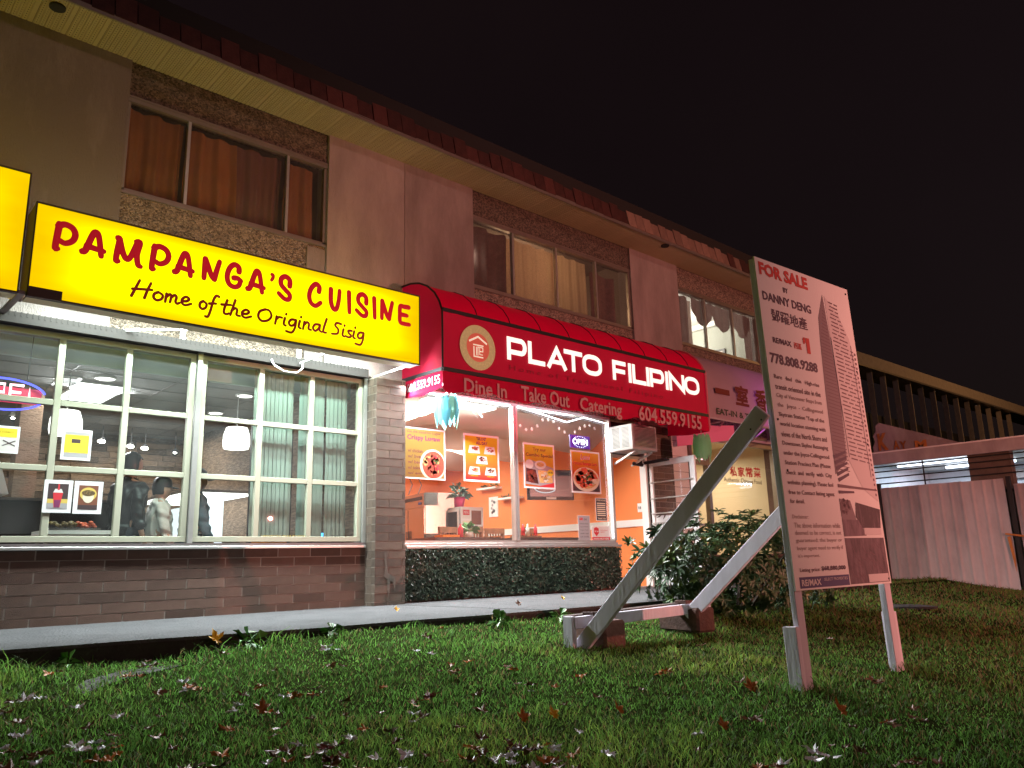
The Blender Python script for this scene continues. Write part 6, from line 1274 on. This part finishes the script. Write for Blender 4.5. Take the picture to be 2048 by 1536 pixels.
base[:, 0] *= 1+.9*np.clip(cl2_+.3*cl_, 0, 1)*rs.rand(n); base *= (1+.28*np.clip(cl_*cl2_*2, -1, 1))[:, None]; base = np.where(yel[:, None], np.array([[.20, .15, .065]])*(.6+.7*rs.rand(n, 1)), base); colr = np.ones((n, 6, 4), np.float32); colr[:, :, :3] = base[:, None, :]
at_ = me.attributes.new('tint', 'FLOAT_COLOR', 'POINT'); at_.data.foreach_set('color', colr.reshape(-1))
gm = bpy.data.materials.new('grass'); gm.use_nodes = True; nt = gm.node_tree; b = nt.nodes['Principled BSDF']; b.inputs['Roughness'].default_value = .5; b.inputs['Specular IOR Level'].default_value = .12
an = nt.nodes.new('ShaderNodeAttribute'); an.attribute_name = 'tint'; nt.links.new(an.outputs['Color'], b.inputs['Base Color']); t_ = nt.nodes.new('ShaderNodeBsdfTranslucent'); nt.links.new(an.outputs['Color'], t_.inputs[0]); ms = nt.nodes.new('ShaderNodeMixShader'); ms.inputs[0].default_value = .5
nt.links.new(b.outputs[0], ms.inputs[1]); nt.links.new(t_.outputs[0], ms.inputs[2]); nt.links.new(ms.outputs[0], nt.nodes['Material Output'].inputs[0]); me.materials.append(gm)
go = bpy.data.objects.new('grass', me); COL.objects.link(go); go['kind'] = 'stuff'; go['label'] = 'green lawn grass growing between the pavement and the viewer'; go['category'] = 'grass'
# weeds by the kerb
for i, (x, y, s_, lab) in enumerate(((1.52, -2.5, .10, 'small leafy weed against the kerb near the bare patch'), (2.68, -2.68, .15, 'taller leafy weed beside the yellow leaf at the kerb'), (3.3, -2.78, .09, 'little weed at the pavement edge right of the yellow leaf'), (4.9, -2.95, .12, 'broad leafed weed at the pavement edge before the hedge panel'), (5.6, -3.0, .11, 'second broad leafed weed before the hedge panel'))):
    t = thing('weed', (x, y, gz(x, y)), lab, 'weed'); m = MB(); leafball(m, (x, y, gz(x, y)+.03), s_*.5, 16, s_, i+40, .35, .6); build('foliage', m, 'leaf_green', t, kind='stuff')
# ------------------------------------------------------------------ fallen leaves
for nm, c in (('leaf_glint', (.72, .72, .78)), ('leaf_brown', (.17, .075, .035)), ('leaf_orange', (.48, .17, .03)), ('leaf_yellow', (.85, .48, .03)), ('leaf_wine', (.16, .035, .03))): M(nm, c, .42 if nm == 'leaf_glint' else .5, var=.25, vscale=30, spec=.5)  # the palest leaf has shop light glints painted into its colour
def maple(seed):
    rr = random.Random(seed); mb = MB(); tips = []; lob = [(-130, .62), (-62, .95), (0, 1.15), (62, .95), (130, .62)]
    out = [(-.05, -.55)]
    for i, (a, l) in enumerate(lob):
        a0 = R(a+90-90); 
        for da, f in ((-26, .50), (-15, .72), (-9, .70), (0, 1), (9, .72), (15, .70), (26, .50)):
            an_ = R(a)+R(da)*(1 if l > .7 else .8); out.append((math.sin(an_)*l*f, math.cos(an_)*l*f))
    out.append((.05, -.55))
    k1, k2, c1 = rr.uniform(-.6, .6), rr.uniform(-.4, .9), rr.uniform(.1, 1.2); mb.v = [(0, 0, .10)]
    for x, y in out: mb.v.append((x, y, .10+k1*x*y+k2*.5*x*x+c1*.28*(x*x+y*y)*(1 if rr.random() < .8 else -.2)+rr.uniform(-.13, .13)))
    mb.v = [mb.v[0]]+[(x*rr.uniform(.8, 1.1), y*rr.uniform(.8, 1.1), z) for x, y, z in mb.v[1:]]; n_ = len(out); mb.f = [(0, i+1, (i+1) % n_+1) for i in range(n_)]; return mb
LMs = {}
def leaf_obj(mat, var_, x, y, s_, label, rot=None, lift=.03, group='fallen leaves scattered on the lawn'):
    key = (mat, var_)
    if key not in LMs: mb = maple(var_); me = bpy.data.meshes.new('fallen_leaf'); me.from_pydata(mb.v, [], mb.f); me.materials.append(MATS[mat]); LMs[key] = me
    o = bpy.data.objects.new('fallen_leaf', LMs[key]); COL.objects.link(o); o.location = (x, y, gz(x, y)+lift); o.scale = (s_,)*3; o.rotation_euler = rot or (rl.uniform(-.28, .28), rl.uniform(-.28, .28), rl.uniform(0, 6.28)); tag(o, label, 'leaf', group); return o
rl = random.Random(21)
LAB = {'leaf_glint': 'curled dead maple leaf in the grass, its shop light glint painted pale', 'leaf_brown': 'dull brown dead maple leaf lying in the grass', 'leaf_orange': 'orange fallen maple leaf lying in the grass', 'leaf_wine': 'dark wine red dead leaf lying in the grass'}
cnt = 0
while cnt < 225:
    px, py = rl.uniform(-40, 1900)*(1 if rl.random() < .55 else .62), 1270+(1560-1270)*rl.random()**.8
    q = atz(px, py, -.3)
    for _ in range(12): q = atz(px, py, gz(q.x, q.y))
    if q.y > -2.75 or q.y < -8.2 or q.x > 12: continue
    if q.x > 5.5 and rl.random() < .55: continue
    mt = rl.choices(['leaf_glint', 'leaf_brown', 'leaf_orange', 'leaf_wine'], [.34, .26, .30, .10] if q.x < 4.5 else [.15, .30, .45, .10])[0]
    k_ = 1 if rl.random() < .72 else 3; 
    for _ in range(k_):
        leaf_obj(mt if rl.random() < .7 else 'leaf_brown', rl.randint(0, 6), q.x+rl.uniform(-.07, .07)*(k_ > 1), q.y+rl.uniform(-.07, .07)*(k_ > 1), rl.uniform(.032, .062), LAB[mt]); cnt += 1
for o in [o for o in COL.objects if o.name.startswith('fallen_leaf')]:
    c_ = {'leaf_glint': 'glint-painted curled', 'leaf_brown': 'dull brown', 'leaf_orange': 'orange', 'leaf_wine': 'dark wine red'}[o.data.materials[0].name]
    x, y, s_ = o.location.x, o.location.y, o.scale.x
    sz = 'small ' if s_ < .037 else 'large ' if s_ > .047 else ''
    d_ = Vector((x, y+8.5)).length; az_ = math.degrees(math.atan2(x, y+8.5))
    wh = 'under the left sash' if az_ < 16 else 'before the mullion of the left window' if az_ < 24 else 'before the right sash' if az_ < 32 else 'before the brick pillar' if az_ < 38 else 'before the hedge panel' if az_ < 46 else 'in line with the timber brace' if az_ < 56 else 'beside the sign posts' if az_ < 66 else 'right of the sign'
    row = 'at the very front' if d_ < 3.6 else 'near the front' if d_ < 4.3 else 'midway up the lawn' if d_ < 5.2 else 'towards the pavement'
    o['label'] = f'{sz}{c_} leaf {wh}, {row}'
def spot(px, py):
    q = atz(px, py, -.3)
    for _ in range(12): q = atz(px, py, gz(q.x, q.y))
    return q
leaf_obj('leaf_yellow', 2, 2.45, -2.60, .085, 'bright yellow leaf propped against the kerb by the tall weed', (R(60), 0, .5), .08)
for px, py, s_, mt, lab in ((1505, 1392, .07, 'leaf_orange', 'large orange leaf on dark grass left of the near sign post'), (1684, 1440, .07, 'leaf_orange', 'large orange leaf standing in dark grass right of the near sign post'), (1449, 1473, .05, 'leaf_orange', 'orange leaf in dark grass at the bottom, left of the sign posts'), (1048, 1457, .055, 'leaf_orange', 'orange leaf near the bottom centre beside a pale curled clump'), (1109, 1450, .05, 'leaf_yellow', 'yellow orange leaf right of the bottom centre orange leaf'), (1128, 1248, .04, 'leaf_yellow', 'yellow leaf on bright grass left of the sign brace'), (793, 1290, .04, 'leaf_yellow', 'yellow leaf on bright grass below the brick pillar'), (1040, 1292, .05, 'leaf_brown', 'brown upright leaf on bright grass below the hedge panel'), (525, 1440, .06, 'leaf_orange', 'orange brown upright leaf at the bottom, below the left window'), (1240, 1440, .05, 'leaf_orange', 'small orange leaf beside the pale clump at the bottom')):
    q = spot(px, py); leaf_obj(mt, 3, q.x, q.y, s_, lab, (R(48), rl.uniform(-.2, .2), rl.uniform(-.6, .2)), .05)
for i, (px, py) in enumerate(((1812, 1215), (1795, 1196))):
    q = spot(px, py); m = MB(); m.lathe((q.x, q.y, q.z-.01), [(.34, 0), (.36, .03), (.2, .045)], 10); o = build('stepping_stone', m, 'concrete'); o.scale = (.6, 1.1, 1); tag(o, ['flat pale stone in the grass right of the board, nearer one', 'flat pale stone in the grass by the fence, farther one'][i], 'stone')

# ------------------------------------------------------------------ people in the left shop
M('skin', (.50, .27, .19), .55, var=.05); M('hair', (.010, .009, .010), .35); M('jacket_black', (.012, .012, .014), .45, var=.5, vscale=6, bump=.5, bscale=9); M('jacket_cream', (.58, .54, .50), .75, var=.08, bump=.7, bscale=8); M('jacket_slate', (.10, .13, .17), .7, var=.2, bump=.6, bscale=8); M('trousers', (.03, .03, .04), .8)
def skinned(name, J, E_, mat, parent, root=0, sub=1):
    """J: list of (pos, rx, ry); grown into one continuous surface"""
    me = bpy.data.meshes.new(name); me.from_pydata([j[0] for j in J], E_, []); o = bpy.data.objects.new(name, me); COL.objects.link(o)
    md = o.modifiers.new('s', 'SKIN'); md.use_smooth_shade = True; sv = me.skin_vertices[0].data
    for i, j in enumerate(J): sv[i].radius = (j[1], j[2]); sv[i].use_root = (i == root)
    o.modifiers.new('u', 'SUBSURF').levels = sub; o.modifiers['u'].render_levels = sub
    dg = bpy.context.evaluated_depsgraph_get(); m2 = bpy.data.meshes.new_from_object(o.evaluated_get(dg)); bpy.data.objects.remove(o)
    mb = MB(); mb.v = [tuple(v.co) for v in m2.vertices]; mb.f = [tuple(p.vertices) for p in m2.polygons]; return mb
def person(x, y, top, face, label, jacket, hood=None, cap=False, arms=None, hair=True, hs=1.0):
    t = thing('person', (x, y, -.02), label, 'person', 'customers in the left shop'); hs *= 1.1; Hh = top+.02; s = Hh/1.75; c, sn = math.cos(face), math.sin(face)
    T = lambda p: (x+(p[0]*c-p[1]*sn)*s, y+(p[0]*sn+p[1]*c)*s, -.02+p[2]*s)     # local: +y is forward
    A = arms or [((-.24, .02, 1.10), (-.26, .10, .86), (-.25, .14, .80)), ((.24, .02, 1.10), (.26, .12, .88), (.25, .16, .82))]
    J = [((0, 0, .95), .15, .11), ((0, .0, 1.15), .135, .10), ((0, -.01, 1.36), .15, .10), ((0, .0, 1.48), .055, .055), ((0, .02, 1.56), .058, .06)]
    E_ = [(0, 1), (1, 2), (2, 3), (3, 4)]
    for sg, arm in zip((-1, 1), A):
        b = len(J); J += [((sg*.18, -.01, 1.40), .062, .06), (arm[0], .045, .045), (arm[1], .03, .032), (arm[2], .028, .018)]; E_ += [(2, b), (b, b+1), (b+1, b+2), (b+2, b+3)]
        hx, hy, hz = arm[2]; dv = (Vector(arm[2])-Vector(arm[1])).normalized()
        for f, (ox, l_) in enumerate(((-.024, .07), (-.009, .085), (.007, .08), (.022, .065))):
            k0 = len(J); J += [((hx+ox, hy+dv.y*.04, hz+dv.z*.04), .009, .009), ((hx+ox*1.2, hy+dv.y*(.04+l_), hz+dv.z*(.04+l_)), .007, .007)]; E_ += [(b+3, k0), (k0, k0+1)]
        k0 = len(J); J += [((hx-sg*.035, hy+.02, hz-.01), .010, .010), ((hx-sg*.05, hy+.045, hz-.045), .008, .008)]; E_ += [(b+3, k0), (k0, k0+1)]
        b = len(J); J += [((sg*.09, 0, .86), .085, .085), ((sg*.10, .01, .48), .055, .058), ((sg*.10, -.02, .09), .038, .04), ((sg*.105, .12, .04), .04, .03)]; E_ += [(0, b), (b, b+1), (b+1, b+2), (b+2, b+3)]
    J = [(T(j[0]), j[1]*s, j[2]*s) for j in J]
    mb = skinned('body', J, E_, 'skin', t)
    # head with nose, ears, chin
    n, mm = 18, 13; base_ = len(mb.v)
    for i in range(mm):
        th = math.pi*(i+.02)/(mm-1+.04)
        for j in range(n):
            a = 2*math.pi*j/n; px_, py_, pz_ = math.sin(th)*math.cos(a), math.sin(th)*math.sin(a), math.cos(th)
            rx, ry, rz = .088*hs, .108*hs, .132*hs
            if pz_ < 0: rx *= 1+.25*pz_; ry *= 1+.12*pz_
            fx = px_*rx; fy = py_*ry; fz = pz_*rz
            if py_ > .8: fy += .028*math.exp(-((px_/.16)**2+((pz_+.18)/.2)**2)); fy -= .010*math.exp(-(((abs(px_)-.38)/.14)**2+((pz_-.08)/.13)**2)); fy += .008*math.exp(-((px_/.25)**2+((pz_+.55)/.1)**2))
            if abs(px_) > .9: fx += math.copysign(.018, px_)*math.exp(-((py_/.22)**2+((pz_+.05)/.28)**2))
            mb.v.append(T((fx, fy+.02, fz+1.635)))  # head
    for i in range(mm-1):
        for j in range(n): a = base_+i*n+j; b = base_+i*n+(j+1) % n; mb.f.append((a, a+n, b+n, b))
    build('body', mb, 'skin', t, True)
    # jacket
    J = [((0, 0, .72), .225, .16), ((0, .0, .95), .21, .155), ((0, .0, 1.15), .195, .145), ((0, -.01, 1.36), .18, .13), ((0, -.01, 1.45), .11, .10), ((0, .0, 1.52), .075, .078)]; E_ = [(0, 1), (1, 2), (2, 3), (3, 4), (4, 5)]
    for sg, arm in zip((-1, 1), A):
        b = len(J); J += [((sg*.19, -.01, 1.39), .085, .08), (arm[0], .068, .07), (arm[1], .052, .052)]; E_ += [(3, b), (b, b+1), (b+1, b+2)]
    jk = skinned('jacket', [(T(j[0]), j[1]*s, j[2]*s) for j in J], E_, jacket, t, root=2, sub=3); jv = []
    for vx, vy, vz in jk.v:      # folds of the cloth
        dx, dy = vx-x, vy-y; q = math.hypot(dx, dy) or 1; aa = math.atan2(dy, dx); f_ = .010*math.sin(vz*38+3*math.sin(aa*3))+.009*math.sin(aa*11+vz*9)+.006*math.sin(vz*71+aa*5); jv.append((vx+dx/q*f_, vy+dy/q*f_, vz))
    jk.v = jv; build('jacket', jk, jacket, t, True)
    m = MB(); 
    for sg in (-1, 1): m.tube([T((sg*.09, 0, .95)), T((sg*.10, .01, .5)), T((sg*.105, 0, .1))], [.10*s, .075*s, .065*s], 10)
    build('trousers', m, 'trousers', t, True)
    m = MB(); n = 20; mm = 9
    for i in range(mm):
        th = R(122)*(i+.02)/(mm-1)
        for j in range(n):
            a = 2*math.pi*j/n; lowf = 1.0 if math.sin(a) < .2 else .50; q = th*lowf; rj = 1+.03*math.sin(j*5.1+i*2.3)
            m.v.append(T((math.sin(q)*math.cos(a)*.100*hs*rj, math.sin(q)*math.sin(a)*.120*hs*rj+.015, math.cos(q)*.142*hs*rj+1.64)))
    m.f = [(i*n+j, (i+1)*n+j, (i+1)*n+(j+1) % n, i*n+(j+1) % n) for i in range(mm-1) for j in range(n)]; build('hair', m, 'hair', t, True)
    if cap:
        m = MB(); prof = [(.0, .155), (.055, .148), (.098, .105), (.111, .045), (.112, .0)]
        for r_0, h0 in prof:
            for j in range(n): a = 2*math.pi*j/n; m.v.append(T((r_0*.98*math.cos(a), r_0*1.15*math.sin(a)+.015, 1.655+h0)))
        m.f = [(i*n+j, (i+1)*n+j, (i+1)*n+(j+1) % n, i*n+(j+1) % n) for i in range(len(prof)-1) for j in range(n)]; b = len(m.v)
        for a in range(-60, 61, 20): m.v.append(T((.10*math.sin(R(a)), .12*math.cos(R(a))+.015, 1.672))); m.v.append(T((.105*math.sin(R(a)), .225*math.cos(R(a)*.6)+.01, 1.650)))
        m.f += [(b+2*i, b+2*i+2, b+2*i+3, b+2*i+1) for i in range(6)]; build('cap', m, 'black', t, True)
    return t
person(2.96, 1.3, 1.80, R(-68), 'tall person with black hair and big black jacket seen from behind', 'jacket_black', arms=[((-.22, .0, 1.12), (-.23, .10, .92), (-.20, .16, .90)), ((.22, -.06, 1.12), (.26, -.02, .90), (.26, .02, .82))])
person(3.30, 1.25, 1.52, R(-97), 'shorter person in a cream jacket and black cap facing right beside the mullion', 'jacket_cream', cap=True)
person(3.88, 1.7, 1.70, R(-92), 'person in slate blue jacket and dark cap at the left of the right sash', 'jacket_slate', cap=True)
